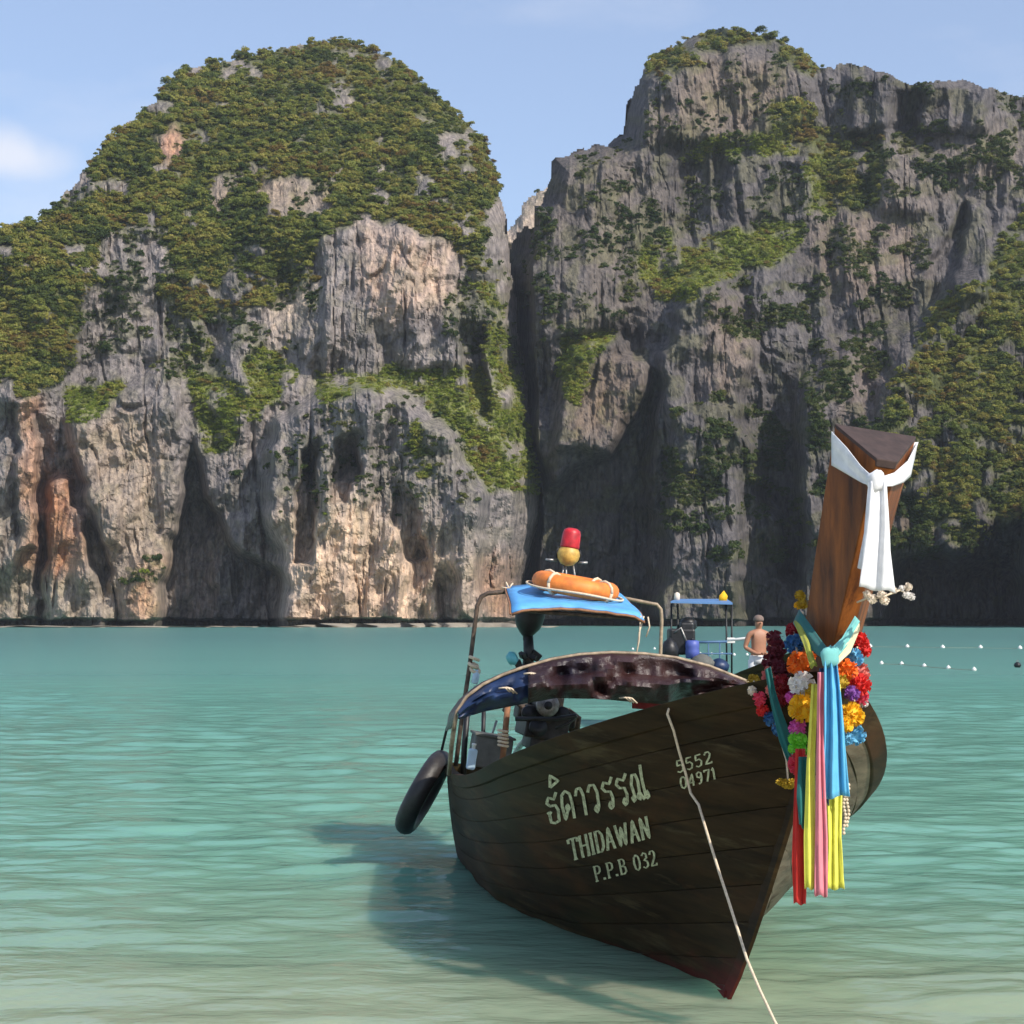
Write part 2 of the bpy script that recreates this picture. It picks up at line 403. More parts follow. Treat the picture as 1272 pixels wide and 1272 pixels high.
# ================================================================== THE SETTING
# ------------------------------------------------------------------ water and seabed
m_water = water_material()
def make_water():
    # one sheet, finely rippled near the beach and flattening out to the horizon
    ys = np.concatenate([np.exp(np.linspace(math.log(3.0), math.log(8.2), 60))[:-1], np.exp(np.linspace(math.log(8.2), math.log(75), 560))[:-1], np.exp(np.linspace(math.log(75), math.log(9000), 40))])
    tt = np.concatenate([-np.geomspace(4, .40, 24)[:-1], np.linspace(-.40, .40, 400), np.geomspace(.40, 4, 24)[1:]])
    T, Yw = np.meshgrid(tt, ys); Xw = np.clip(T * Yw, -7900, 7900)
    # lazy crossing wavelets; the surface is calmer in the lee of the hull
    wx_ = Xw + .35 * (vnoise(Xw * .6, Yw * .7, 3) - .5); wy_ = Yw + .30 * (vnoise(Xw * .5, Yw * .8, 4) - .5)
    h = .030 * (vnoise(wx_ * .55 + wy_ * .15, wy_ * 1.5, 21) - .5) + .026 * (vnoise(wx_ * 1.1 - wy_ * .3, wy_ * 2.6, 22) - .5) + .013 * (vnoise(wx_ * 2.3 + wy_ * .6, wy_ * 4.8, 23) - .5) + .006 * (vnoise(wx_ * 4.6, wy_ * 8.5, 24) - .5)
    gust = .55 + .9 * vnoise(Xw * .16, Yw * .13, 30)
    calm = 1 - .62 * np.exp(-(((Xw - .7) / 1.5) ** 2 + ((Yw - 11.8) / 2.6) ** 2))
    h = h * gust * calm * np.clip((80 - Yw) / 40, 0, 1) * 1.9
    V = np.stack([Xw, Yw, h], -1).reshape(-1, 3); nr, nc = Xw.shape
    i = np.arange(nr * nc).reshape(nr, nc); F_ = np.stack([i[:-1, :-1], i[:-1, 1:], i[1:, 1:], i[1:, :-1]], -1).reshape(-1, 4)
    me = bpy.data.meshes.new('water'); me.vertices.add(len(V)); me.vertices.foreach_set('co', V.astype(np.float32).ravel())
    me.loops.add(len(F_) * 4); me.loops.foreach_set('vertex_index', F_.astype(np.int32).ravel())
    me.polygons.add(len(F_)); me.polygons.foreach_set('loop_start', np.arange(0, len(F_) * 4, 4, dtype=np.int32)); me.polygons.foreach_set('use_smooth', np.ones(len(F_), bool))
    me.update(calc_edges=True); me.materials.append(m_water)
    o = bpy.data.objects.new('water', me); C.objects.link(o); tag(o, kind='structure')
make_water()
m_sand = simple_mat('wet_sand', (0.44, 0.41, 0.29), 0.9, 0.14, 1.2, bump=0.2)
mb = MB(); P = []
sx = [-4000, -60, -20, 0, 20, 60, 4000]; sy = [(-200, 4.0), (0, 1.0), (4, 0.3), (7, 0.02), (9, -0.10), (14, -0.5), (25, -1.6), (60, -3.5), (500, -6), (9000, -8)]
for x in sx:
    for y, z in sy: P.append((x, y, z))
mb.grid(P, len(sx), len(sy))
tag(mb.build('seabed', m_sand), kind='structure')

# ------------------------------------------------------------------ cliffs
GREY = (0.24, 0.217, 0.212); DGREY = (0.165, 0.155, 0.16); PALE = (0.54, 0.43, 0.34); CREAM = (0.50, 0.41, 0.33)
ORANGE = (0.42, 0.19, 0.09); RUST = (0.36, 0.22, 0.15); GREEN = (0.085, 0.10, 0.032); GRASS = (0.15, 0.18, 0.035); TAN = (0.33, 0.285, 0.235)
m_rock = rock_material()

def build_cliff(name, sil, x0, x1, y0, step, prof, feats, zones, forest, holes, grass, scrub, edge, seed, back, extra=None, base_col=GREY, moss=.25, dim=1.0):
    xs = np.arange(x0, x1 + step, step); ys = np.arange(y0, 784, step)
    X, Y = np.meshgrid(xs, ys)
    # irregular outlines for every hand-drawn region
    wx = (fbm(X / 34, Y / 34, seed + 1, 4) - .5) * 34; wy = (fbm(X / 34, Y / 34, seed + 2, 4) - .5) * 34
    wx = wx + (fbm(X / 8, Y / 10, seed + 71, 3) - .5) * 8; wy = wy + (fbm(X / 8, Y / 10, seed + 72, 3) - .5) * 8
    def reg(poly, w=1.0): return inside(poly, X + wx * w, Y + wy * w).astype(float)
    sw = (fbm(X / 13, Y / 13, seed + 3, 4) - .5) * 13
    ins = inside(sil, X + sw, Y + sw * .8)
    D = np.interp(Y, *zip(*prof))
    D = D + (fbm(X / 95, Y / 120, seed + 4, 3) - .5) * 16
    for ft in feats:
        poly, dz, bl, w = ft[:4]; mk = blur(reg(poly, w), bl / step)
        if len(ft) > 4: mk = mk * np.clip((Y - ft[4]) / (ft[5] - ft[4]), 0, 1)     # opens downwards, no arched top
        D = D - dz * mk
    fo = np.zeros(X.shape)
    for p in forest: fo = np.maximum(fo, reg(p))
    for p in holes: fo = fo * (1 - reg(p))
    gr = np.zeros(X.shape)
    for p in grass: gr = np.maximum(gr, reg(p, .8))
    sc = np.zeros(X.shape)
    for p, dens in scrub: sc = np.maximum(sc, dens * reg(p))
    patch = fbm(X / 26, Y / 20, seed + 9, 4)
    sc = sc * np.clip((patch - .47) * 9, 0, 1)
    fo = fo * np.clip((patch - .29) * 8, 0.0, 1)
    gr = gr * np.clip((fbm(X / 18, Y / 14, seed + 33, 4) - .30) * 6, 0, 1)
    soft = np.clip(blur(np.maximum(fo, gr), 3 / step), 0, 1)
    # karst fluting: ribs and runnels down the face, pinnacled tops
    ux = X + (fbm(X / 70, Y / 130, seed + 5, 3) - .5) * 20 + (fbm(X / 9, Y / 16, seed + 6, 3) - .5) * 5 + (Y - 400) * .06 * np.sin(X / 140 + seed)
    k = 1 - .62 * soft
    D = D - k * ((ridged(ux / 44, Y / 190, seed + 7) - .5) * 4.5 + (ridged(ux / 19, Y / 90, seed + 8) - .5) * 2.2
                 + (ridged(ux / 8, Y / 46, seed + 10) - .5) * 1.1 + (ridged(ux / 4, Y / 26, seed + 11) - .5) * .45
                 + (facet(ux / 34, Y / 74, seed + 12) - .5) * 10 + (facet(ux / 14, Y / 30, seed + 18) - .5) * 4.0 + (facet(X / 7, Y / 11, seed + 19) - .5) * 1.7
                 + (fbm(X / 20, Y / 24, seed + 13, 5, .6) - .5) * 4.0)
    for sx_, sy_, dp, wd, sd in ((62, 210, 4.5, .10, 50), (30, 120, 3.2, .12, 51), (15, 70, 1.8, .16, 52), (7, 34, .9, .2, 53)):   # cracks and chimneys
        cr = np.clip(1 - np.abs(2 * vnoise(ux / sx_, Y / sy_, seed + sd) - 1) / wd, 0, 1)
        D = D + k * dp * .6 * cr * np.clip(vnoise(X / 50, Y / 60, seed + sd + 9) * 2.2 - .5, 0, 1)
    bench = fbm(ux / 38, Y / 44, seed + 14, 3) * 7; D = D - k * (np.floor(bench) + np.clip((bench % 1 - .75) * 4, 0, 1)) * .55
    if extra is not None: D = D + extra(X, Y)
    # the rim turns away from us
    R = edge[1]; d = seg_dist(edge[0], X, Y)
    D = D + edge[2] * np.clip(1 - d / R, 0, 1) ** 2
    # wave-cut notch at the waterline
    nt_ = 772 - 5 * fbm(X / 26, Y * 0 + 1, seed + 15, 3) * 1.6
    D = D + 7 * np.clip((Y - nt_) / 3.0, 0, 1)
    D = np.maximum(D, 200)
    # positions
    a = (X - 636) / FPX; b = (636 - Y) / FPX
    dy = _c - b * _s; dz = _s + b * _c
    PX = a / dy * D; PY = D; PZ = CAM_H + dz / dy * D
    # colour of the bare rock and of the soil under the plants
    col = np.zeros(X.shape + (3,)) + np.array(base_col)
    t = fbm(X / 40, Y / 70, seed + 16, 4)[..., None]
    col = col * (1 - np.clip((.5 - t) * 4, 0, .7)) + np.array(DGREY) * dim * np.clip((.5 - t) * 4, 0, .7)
    for poly, cc, bl, amt in zones:
        mzz = blur(reg(poly, 1.3), bl / step) * amt
        mzz = np.clip(mzz * (0.35 + 1.3 * fbm(ux / 14, Y / 50, seed + 17, 4)), 0, 1)[..., None]
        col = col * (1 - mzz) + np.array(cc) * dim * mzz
    g1 = np.clip(blur(fo, 2), 0, 1)[..., None]; col = col * (1 - g1 * .9) + np.array(GREEN) * g1 * .9
    g2 = np.clip(blur(gr, 2), 0, 1)[..., None]; col = col * (1 - g2 * .9) + np.array(GRASS) * g2 * .9
    g3 = np.clip(sc * .6, 0, 1)[..., None]; col = col * (1 - g3) + np.array(GREEN) * g3
    ms = np.clip((fbm(X / 22, Y / 17, seed + 60, 4) - .5) * 6, 0, 1)[..., None] * moss; col = col * (1 - ms) + np.array((.10, .105, .045)) * ms
    tide = np.clip((Y - 768) / 4, 0, 1)[..., None]; col = col * (1 - .75 * tide) + np.array((.06, .055, .05)) * .75 * tide
    # mesh: front sheet plus a rim folded back so that it is a solid mass
    nr, nc = X.shape
    cell = ins[:-1, :-1] & ins[1:, :-1] & ins[:-1, 1:] & ins[1:, 1:]
    idx = -np.ones(X.shape, np.int64)
    use = np.zeros(X.shape, bool)
    use[:-1, :-1] |= cell; use[1:, :-1] |= cell; use[:-1, 1:] |= cell; use[1:, 1:] |= cell
    idx[use] = np.arange(use.sum())
    V = np.stack([PX[use], PY[use], PZ[use]], -1); CC = col[use]
    i, j = np.nonzero(cell)
    Fq = np.stack([idx[i, j], idx[i + 1, j], idx[i + 1, j + 1], idx[i, j + 1]], -1)
    # boundary edges -> back wall
    E_ = np.concatenate([Fq[:, [0, 1]], Fq[:, [1, 2]], Fq[:, [2, 3]], Fq[:, [3, 0]]])
    key = np.sort(E_, 1); kk = key[:, 0] * (len(V) + 1) + key[:, 1]
    _, inv, cnt = np.unique(kk, return_inverse=True, return_counts=True)
    be = E_[cnt[inv] == 1]
    bv = np.unique(be); remap = -np.ones(len(V), np.int64); remap[bv] = len(V) + np.arange(len(bv))
    VB = V[bv].copy(); VB[:, 1] += back; VB[:, 2] = np.maximum(VB[:, 2] - back * .75, -4)
    Fb = np.stack([be[:, 1], be[:, 0], remap[be[:, 0]], remap[be[:, 1]]], -1)
    V = np.concatenate([V, VB]); CC = np.concatenate([CC, CC[bv]]); Fq = np.concatenate([Fq, Fb])
    me = bpy.data.meshes.new(name)
    me.vertices.add(len(V)); me.vertices.foreach_set('co', V.astype(np.float32).ravel())
    me.loops.add(len(Fq) * 4); me.loops.foreach_set('vertex_index', Fq.astype(np.int32).ravel())
    me.polygons.add(len(Fq)); me.polygons.foreach_set('loop_start', np.arange(0, len(Fq) * 4, 4, dtype=np.int32))
    me.polygons.foreach_set('use_smooth', np.zeros(len(Fq), bool))
    ca = me.color_attributes.new('Col', 'FLOAT_COLOR', 'POINT')
    ca.data.foreach_set('color', np.concatenate([CC, np.ones((len(CC), 1))], 1).astype(np.float32).ravel())
    me.update(calc_edges=True); me.validate()
    me.materials.append(m_rock)
    o = bpy.data.objects.new(name, me); C.objects.link(o)
    tag(o, kind='structure')
    return dict(X=X, Y=Y, P=np.stack([PX, PY, PZ], -1), ins=ins, fo=fo, gr=gr, sc=sc, o=o, seed=seed)

LS = [(-260, 800), (-260, 360), (-150, 330), (0, 292), (40, 277), (70, 257), (100, 215), (130, 180), (170, 142), (200, 112), (230, 88), (280, 72), (330, 65), (380, 55),
      (430, 50), (480, 68), (520, 98), (560, 133), (600, 172), (617, 215), (627, 260), (633, 310), (639, 370), (649, 440), (659, 510), (669, 570), (672, 600), (667, 640), (655, 680), (648, 720), (645, 800)]
left = build_cliff('cliff_left', LS, -258, 690, 30, 1.5,
    [(20, 600), (45, 580), (120, 530), (200, 494), (285, 468), (455, 457), (500, 445), (600, 440), (778, 436)],
    [  # polygon, metres towards us, softness px, roughness of its outline
     ([(352, 800), (348, 700), (330, 610), (345, 520), (400, 478), (470, 478), (560, 540), (600, 620), (600, 800)], 24, 4, .8),
     ([(194, 800), (222, 640), (240, 530), (258, 625), (300, 690), (349, 715), (349, 800)], -24, 3, .45, 530, 640),
     ([(100, 800), (96, 600), (80, 515), (150, 490), (205, 445), (232, 560), (212, 650), (196, 800)], 7, 4, .7),
     ([(46, 800), (46, 500), (80, 500), (100, 590), (140, 690), (120, 800)], -14, 3, .8, 490, 590),
     ([(18, 680), (22, 490), (44, 490), (42, 680)], 9, 2, .6),
     ([(50, 800), (52, 690), (62, 600), (84, 600), (112, 680), (128, 740), (140, 800)], 17, 3, .8),
     ([(-260, 800), (-260, 480), (15, 480), (10, 640), (-40, 800)], 4, 5, .8),
     ([(366, 700), (372, 560), (396, 535), (394, 640), (386, 700)], -12, 2, .5, 540, 575),
     ([(410, 620), (420, 545), (450, 528), (446, 590), (432, 620)], -12, 2, .5, 530, 560),
     ([(500, 690), (478, 600), (490, 590), (520, 640), (528, 690)], -8, 2, .6, 590, 640),
     ([(545, 780), (535, 700), (556, 690), (585, 790)], -8, 2, .8, 690, 740),
     ([(576, 470), (572, 395), (600, 395), (612, 520), (590, 520)], -12, 2, .6, 390, 420),
     ([(600, 800), (590, 700), (610, 600), (660, 610), (645, 800)], 3, 5, .8),
     ([(378, 455), (376, 350), (395, 290), (560, 285), (575, 455)], 5, 8, .5),
     ([(465, 455), (460, 300), (480, 295), (485, 455)], -2.0, 3, 1),
     ([(-260, 480), (-260, 300), (100, 300), (112, 360), (80, 450), (60, 500)], 14, 10, 1),
     ([(240, 480), (330, 430), (372, 470), (340, 500), (290, 560)], 4, 8, 1)],
    [([(345, 800), (350, 640), (420, 600), (470, 640), (590, 690), (590, 800)], PALE, 22, .95),
     ([(400, 800), (380, 700), (430, 630), (520, 690), (520, 800)], (0.58, 0.43, 0.32), 14, .6),
     ([(-260, 800), (-260, 560), (10, 640), (70, 690), (140, 640), (215, 640), (200, 800)], TAN, 20, .9),
     ([(20, 700), (24, 495), (45, 495), (42, 700)], (0.46, 0.28, 0.19), 6, 1),
     ([(44, 710), (44, 620), (60, 590), (84, 590), (112, 670), (105, 710)], (0.40, 0.22, 0.14), 9, .9),
     ([(100, 620), (90, 520), (150, 500), (215, 560), (210, 760), (160, 700)], (0.33, 0.27, 0.22), 14, .8),
     ([(150, 770), (155, 700), (205, 690), (200, 770)], (0.46, 0.30, 0.2), 8, .8),
     ([(595, 770), (600, 690), (645, 700), (642, 770)], (0.42, 0.24, 0.15), 10, .7),
     ([(460, 400), (450, 290), (560, 288), (570, 380)], (0.48, 0.36, 0.29), 12, .8),
     ([(195, 205), (190, 160), (235, 150), (245, 200)], (0.40, 0.24, 0.17), 8, .9),
     ([(250, 270), (260, 215), (420, 225), (410, 270)], (0.30, 0.24, 0.19), 10, .7),
     ([(330, 430), (350, 380), (385, 340), (380, 400)], CREAM, 8, .8)],
    [[(-260, 300), (0, 280), (70, 240), (140, 160), (230, 70), (430, 30), (560, 110), (625, 190), (635, 330), (600, 335), (575, 330), (560, 300), (520, 282), (470, 276), (410, 283), (390, 330),
      (350, 372), (320, 388), (270, 385), (225, 400), (190, 370), (200, 310), (170, 275), (120, 290), (110, 360), (95, 420), (75, 480), (40, 500), (10, 470), (-260, 480)]],
    [[(195, 210), (188, 165), (225, 150), (245, 190)], [(330, 275), (330, 225), (420, 225), (415, 265)], [(165, 350), (170, 285), (215, 290), (220, 345)], [(85, 270), (75, 235), (100, 205), (120, 240)],
     [(255, 260), (260, 215), (300, 215), (300, 250)], [(600, 330), (600, 250), (640, 240), (640, 335)]],
    [[(215, 470), (240, 455), (300, 475), (320, 430), (355, 425), (372, 470), (335, 505), (310, 535), (285, 565), (255, 552), (240, 500)],
     [(84, 525), (85, 482), (160, 468), (150, 492), (115, 515)],
     [(400, 500), (390, 460), (470, 458), (600, 452), (632, 500), (668, 560), (671, 610), (600, 610), (575, 550), (530, 500), (460, 485)],
     [(590, 350), (612, 350), (640, 450), (650, 530), (630, 530)], [(225, 440), (230, 420), (262, 415), (255, 440)], [(500, 540), (520, 520), (545, 590), (520, 590)]],
    [([(80, 480), (110, 290), (400, 290), (380, 470), (230, 470)], .75), ([(150, 720), (160, 690), (205, 690), (205, 725)], .9), ([(340, 640), (330, 500), (560, 500), (600, 640)], .35),
     ([(540, 450), (560, 330), (630, 330), (645, 450)], .6), ([(170, 360), (60, 270), (200, 130), (450, 220), (400, 300)], .6)],
    ([(560, 133), (600, 172), (617, 215), (627, 260), (633, 310), (639, 370), (649, 440), (659, 510), (669, 570), (672, 600), (667, 640), (655, 680), (648, 720), (645, 800)], 46, 42), 3, 90)

RS = [(600, 800), (618, 330), (640, 292), (662, 276), (672, 245), (690, 197), (740, 180), (775, 167), (781, 130), (795, 88), (830, 58), (880, 38), (910, 35), (960, 45), (1000, 65), (1020, 84), (1060, 78),
      (1100, 90), (1130, 103), (1190, 98), (1240, 112), (1290, 122), (1400, 160), (1560, 230), (1560, 800)]
def gorge(X, Y):   # the western flank of the right-hand cliff drops away into the gorge
    e = np.interp(Y, [200, 260, 400, 560, 640, 800], [690, 668, 664, 668, 676, 668]) + (fbm(Y / 40, Y * 0 + 3, 5, 3) - .5) * 10
    return np.clip(e - X, 0, 90) * 2.6
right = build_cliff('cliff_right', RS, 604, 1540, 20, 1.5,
    [(20, 560), (40, 548), (100, 530), (160, 524), (200, 510), (275, 502), (350, 480), (430, 472), (560, 458), (700, 450), (778, 446)],
    [([(690, 570), (705, 430), (765, 420), (805, 450), (790, 520), (760, 560)], 12, 4, .8),
     ([(640, 800), (655, 560), (690, 600), (760, 560), (812, 440), (836, 560), (815, 800)], -30, 4, .6, 450, 640),
     ([(810, 800), (805, 520), (850, 350), (900, 340), (930, 430), (915, 520), (960, 640), (1000, 800)], 18, 5, .9),
     ([(762, 445), (765, 395), (795, 380), (800, 440)], -9, 3, .6, 380, 420),
     ([(925, 800), (918, 520), (930, 450), (985, 470), (1000, 640), (985, 800)], -24, 4, .8, 450, 640),
     ([(985, 800), (1000, 480), (1060, 420), (1090, 560), (1090, 800)], 12, 6, .9),
     ([(845, 350), (850, 200), (900, 190), (905, 275)], -8, 4, .8),
     ([(905, 275), (900, 190), (1005, 195), (1012, 275)], 2, 6, .8),
     ([(1095, 700), (1075, 560), (1090, 480), (1110, 420), (1240, 300), (1560, 260), (1560, 720)], 20, 12, 1),
     ([(1275, 800), (1278, 640), (1350, 560), (1560, 500), (1560, 800)], 60, 8, .8),
     ([(1100, 800), (1120, 700), (1180, 690), (1285, 640), (1285, 800)], -26, 5, .6, 620, 720),
     ([(1150, 380), (1158, 320), (1190, 262), (1206, 252), (1192, 310), (1180, 380)], -9, 3, .5),
     ([(1180, 380), (1190, 310), (1205, 250), (1225, 262), (1232, 310), (1225, 370)], 8, 3, .5),
     ([(1010, 270), (1020, 160), (1090, 170), (1080, 260)], -8, 6, .8),
     ([(1055, 165), (1060, 85), (1110, 90), (1118, 160)], 9, 5, .7),
     ([(1140, 165), (1145, 100), (1235, 105), (1235, 170)], 11, 5, .7),
     ([(1103, 165), (1106, 120), (1142, 115), (1140, 165)], -7, 3, .7),
     ([(785, 170), (800, 85), (860, 60), (1000, 70), (1010, 150), (940, 180)], 12, 8, .6),
     ([(780, 170), (782, 130), (815, 95), (832, 110), (822, 170)], -5, 4, .6),
     ([(1090, 260), (1100, 190), (1170, 190), (1160, 260)], 5, 6, .9),
     ([(670, 420), (672, 260), (700, 200), (760, 190), (800, 300), (780, 400)], 6, 8, .9),
     ([(845, 580), (840, 500), (905, 510), (900, 590)], 5, 6, .9)],
    [([(800, 160), (870, 70), (990, 75), (1000, 140), (900, 180)], (0.40, 0.33, 0.28), 14, .8),
     ([(1000, 350), (1010, 280), (1140, 240), (1150, 340), (1080, 370)], (0.38, 0.31, 0.27), 14, .8),
     ([(1080, 260), (1090, 180), (1272, 160), (1272, 230), (1180, 250)], (0.36, 0.31, 0.28), 14, .7),
     ([(700, 420), (690, 200), (800, 190), (850, 300), (800, 400)], (0.31, 0.27, 0.245), 18, .7),
     ([(705, 560), (710, 440), (800, 440), (780, 540)], (0.38, 0.29, 0.22), 12, .8),
     ([(880, 500), (860, 360), (930, 380), (915, 490)], (0.38, 0.31, 0.27), 12, .8),
     ([(1060, 640), (1040, 420), (1110, 400), (1120, 520)], (0.34, 0.28, 0.26), 14, .7),
     ([(1090, 760), (1100, 640), (1160, 640), (1150, 720)], (0.33, 0.26, 0.2), 12, .7)],
    [[(1090, 560), (1105, 470), (1150, 420), (1160, 370), (1232, 350), (1240, 290), (1290, 250), (1560, 260), (1560, 640), (1272, 640), (1230, 680), (1150, 660), (1110, 600)],
     [(960, 170), (950, 140), (1000, 120), (1060, 160), (1100, 170), (1090, 255), (1045, 265), (1020, 250), (1025, 190)],
     [(820, 105), (800, 95), (830, 55), (910, 28), (1010, 65), (1040, 90), (1010, 95), (960, 55), (900, 55), (880, 90)]],
    [[(1120, 560), (1120, 480), (1140, 500)], [(1230, 400), (1180, 420), (1190, 380)]],
    [[(800, 350), (840, 330), (850, 300), (920, 285), (1010, 275), (1000, 300), (960, 330), (880, 350), (850, 380), (820, 380)],
     [(800, 300), (790, 350), (830, 350), (835, 290)], [(845, 200), (850, 175), (960, 160), (990, 190), (900, 195)], [(1008, 270), (1005, 190), (1030, 190), (1040, 270)],
     [(690, 470), (700, 415), (760, 410), (740, 450), (720, 500)]],
    [([(640, 420), (670, 200), (800, 180), (850, 380)], .42), ([(830, 620), (830, 500), (930, 480), (990, 560), (980, 620)], .9), ([(990, 620), (1000, 400), (1110, 400), (1110, 600)], .75),
     ([(850, 420), (880, 350), (1010, 360), (1010, 410)], .8), ([(900, 700), (820, 640), (1000, 600), (1010, 680)], .5), ([(1100, 240), (1090, 170), (1290, 120), (1290, 240)], .75),
     ([(1000, 380), (1000, 280), (1160, 260), (1150, 380)], .5), ([(800, 180), (830, 60), (1000, 60), (1000, 170)], .22), ([(1060, 720), (1080, 580), (1272, 600), (1180, 700)], .8),
     ([(840, 280), (850, 190), (1000, 190), (1010, 280)], .35), ([(1030, 120), (1060, 70), (1290, 95), (1290, 130)], .6)],
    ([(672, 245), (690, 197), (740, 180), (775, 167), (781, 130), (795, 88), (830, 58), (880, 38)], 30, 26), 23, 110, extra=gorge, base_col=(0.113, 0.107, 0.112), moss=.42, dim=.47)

# a farther ridge seen through the gap
far = build_cliff('cliff_far', [(560, 420), (600, 330), (632, 282), (645, 258), (660, 240), (672, 232), (700, 226), (760, 230), (800, 300), (800, 420)], 562, 798, 215, 2.0,
    [(200, 760), (300, 735), (790, 700)], [], [([(560, 420), (640, 220), (700, 220), (700, 420)], (0.45, 0.37, 0.30), 10, .9)], [], [], [], [([(600, 420), (640, 220), (760, 220), (700, 420)], .4)],
    ([(632, 282), (645, 258), (660, 240), (672, 232), (700, 226)], 14, 14), 41, 60)

# pale sand and fallen rock along the foot of the cliffs
m_beach = simple_mat('pale_sand', (0.27, 0.235, 0.185), 0.95, 0.2, 0.3, bump=0.3)
mb = MB(); rng = random.Random(5); P = []; n = 90
for i in range(n):
    px = -40 + i * (690 + 40) / (n - 1)
    f = on_water(px, 779.2 + rng.uniform(-.35, .35)); bk = at(px, 775.5, 447)
    h = .10 + .10 * max(0, math.sin(px * .013)) + .50 * max(0, min(1, (px - 380) / 40, (650 - px) / 20)) + rng.uniform(-.06, .06)
    P += [(f.x, f.y - 1, -0.5), (f.x, f.y + 1.5, h * .6), (bk.x, f.y + 9, h * 1.5)]
mb.grid(P, n, 3)
tag(mb.build('beach', m_beach), kind='structure')

# ------------------------------------------------------------------ vegetation on the cliffs
def crown_mesh(name, mat, seed, rx, rz, lobes, leaves, size, trunk=True):
    """leaf-sized faces spread through a few lobes"""
    r = np.random.default_rng(seed); V = []; Fc = []
    for l in range(lobes):
        a = r.uniform(0, 6.28); rad = rx * .62 * math.sqrt(r.random()) if l else 0
        c = np.array([rad * math.cos(a), rad * math.sin(a), rz * r.uniform(.55, 1.25)]); q = rx * r.uniform(.38, .62)
        for _ in range(leaves):
            d = r.normal(size=3); d /= np.linalg.norm(d); d[2] = abs(d[2]) * .9 - .25
            p = c + d * q * r.uniform(.65, 1.05) * np.array([1, 1, .8])
            nn = d + r.normal(size=3) * .38; nn /= np.linalg.norm(nn)
            t = np.cross(nn, r.normal(size=3)); t /= np.linalg.norm(t) + 1e-9; bb = np.cross(nn, t)
            s = size * r.uniform(.6, 1.3); k = len(V)
            V += [tuple(p - t * s), tuple(p - bb * s * .55), tuple(p + t * s), tuple(p + bb * s * .55)]
            Fc.append((k, k + 1, k + 2, k + 3))
    me = bpy.data.meshes.new(name); me.from_pydata(V, [], Fc); me.update(); me.materials.append(mat)
    return me
m_tree = leaf_material('forest_leaves', [(0.0, (0.058, 0.086, 0.026)), (0.3, (0.135, 0.168, 0.038)), (0.55, (0.225, 0.240, 0.052)), (0.8, (0.310, 0.280, 0.072)), (0.93, (0.19, 0.155, 0.035)), (1.0, (0.20, 0.135, 0.04))])
m_dark = leaf_material('dark_leaves', [(0.0, (0.035, 0.062, 0.018)), (0.6, (0.070, 0.095, 0.025)), (1.0, (0.12, 0.125, 0.035))])
m_grass = leaf_material('slope_grass', [(0.0, (0.135, 0.185, 0.028)), (0.5, (0.215, 0.260, 0.038)), (1.0, (0.290, 0.290, 0.060))])
m_bark = simple_mat('bark', (0.16, 0.12, 0.09), 0.9, 0.3, 6)
proto = bpy.data.collections.new('plant_kinds_tree'); proto_d = bpy.data.collections.new('plant_kinds_dark'); proto_g = bpy.data.collections.new('plant_kinds_grass')
for k in range(5):
    proto.objects.link(bpy.data.objects.new('tree_crown', crown_mesh('tree_crown', m_tree, 60 + k, 1.0, .8 + .15 * (k % 3), 7 + k % 3, 46, .135)))
    proto_d.objects.link(bpy.data.objects.new('shrub_crown', crown_mesh('shrub_crown', m_dark, 80 + k, 1.0, .6, 5, 30, .18)))
    proto_g.objects.link(bpy.data.objects.new('grass_tuft', crown_mesh('grass_tuft', m_grass, 90 + k, 1.0, .25, 4, 24, .17)))
def scatter_group(coll):
    g = bpy.data.node_groups.new('scatter', 'GeometryNodeTree')
    g.interface.new_socket('Geometry', in_out='INPUT', socket_type='NodeSocketGeometry')
    g.interface.new_socket('Geometry', in_out='OUTPUT', socket_type='NodeSocketGeometry')
    N = g.nodes.new; gi = N('NodeGroupInput'); go = N('NodeGroupOutput'); ip = N('GeometryNodeInstanceOnPoints'); ci = N('GeometryNodeCollectionInfo')
    ci.inputs['Collection'].default_value = coll; ci.inputs['Separate Children'].default_value = True; ci.inputs['Reset Children'].default_value = True
    ip.inputs['Pick Instance'].default_value = True
    def attr(nm, t):
        n = N('GeometryNodeInputNamedAttribute'); n.data_type = t; n.inputs['Name'].default_value = nm; return n.outputs['Attribute']
    L = g.links.new
    L(gi.outputs[0], ip.inputs['Points']); L(ci.outputs[0], ip.inputs['Instance'])
    L(attr('kind_index', 'INT'), ip.inputs['Instance Index']); L(attr('turn', 'FLOAT_VECTOR'), ip.inputs['Rotation']); L(attr('size', 'FLOAT_VECTOR'), ip.inputs['Scale'])
    L(ip.outputs[0], go.inputs[0]); return g
GN = {id(c): scatter_group(c) for c in (proto, proto_d, proto_g)}
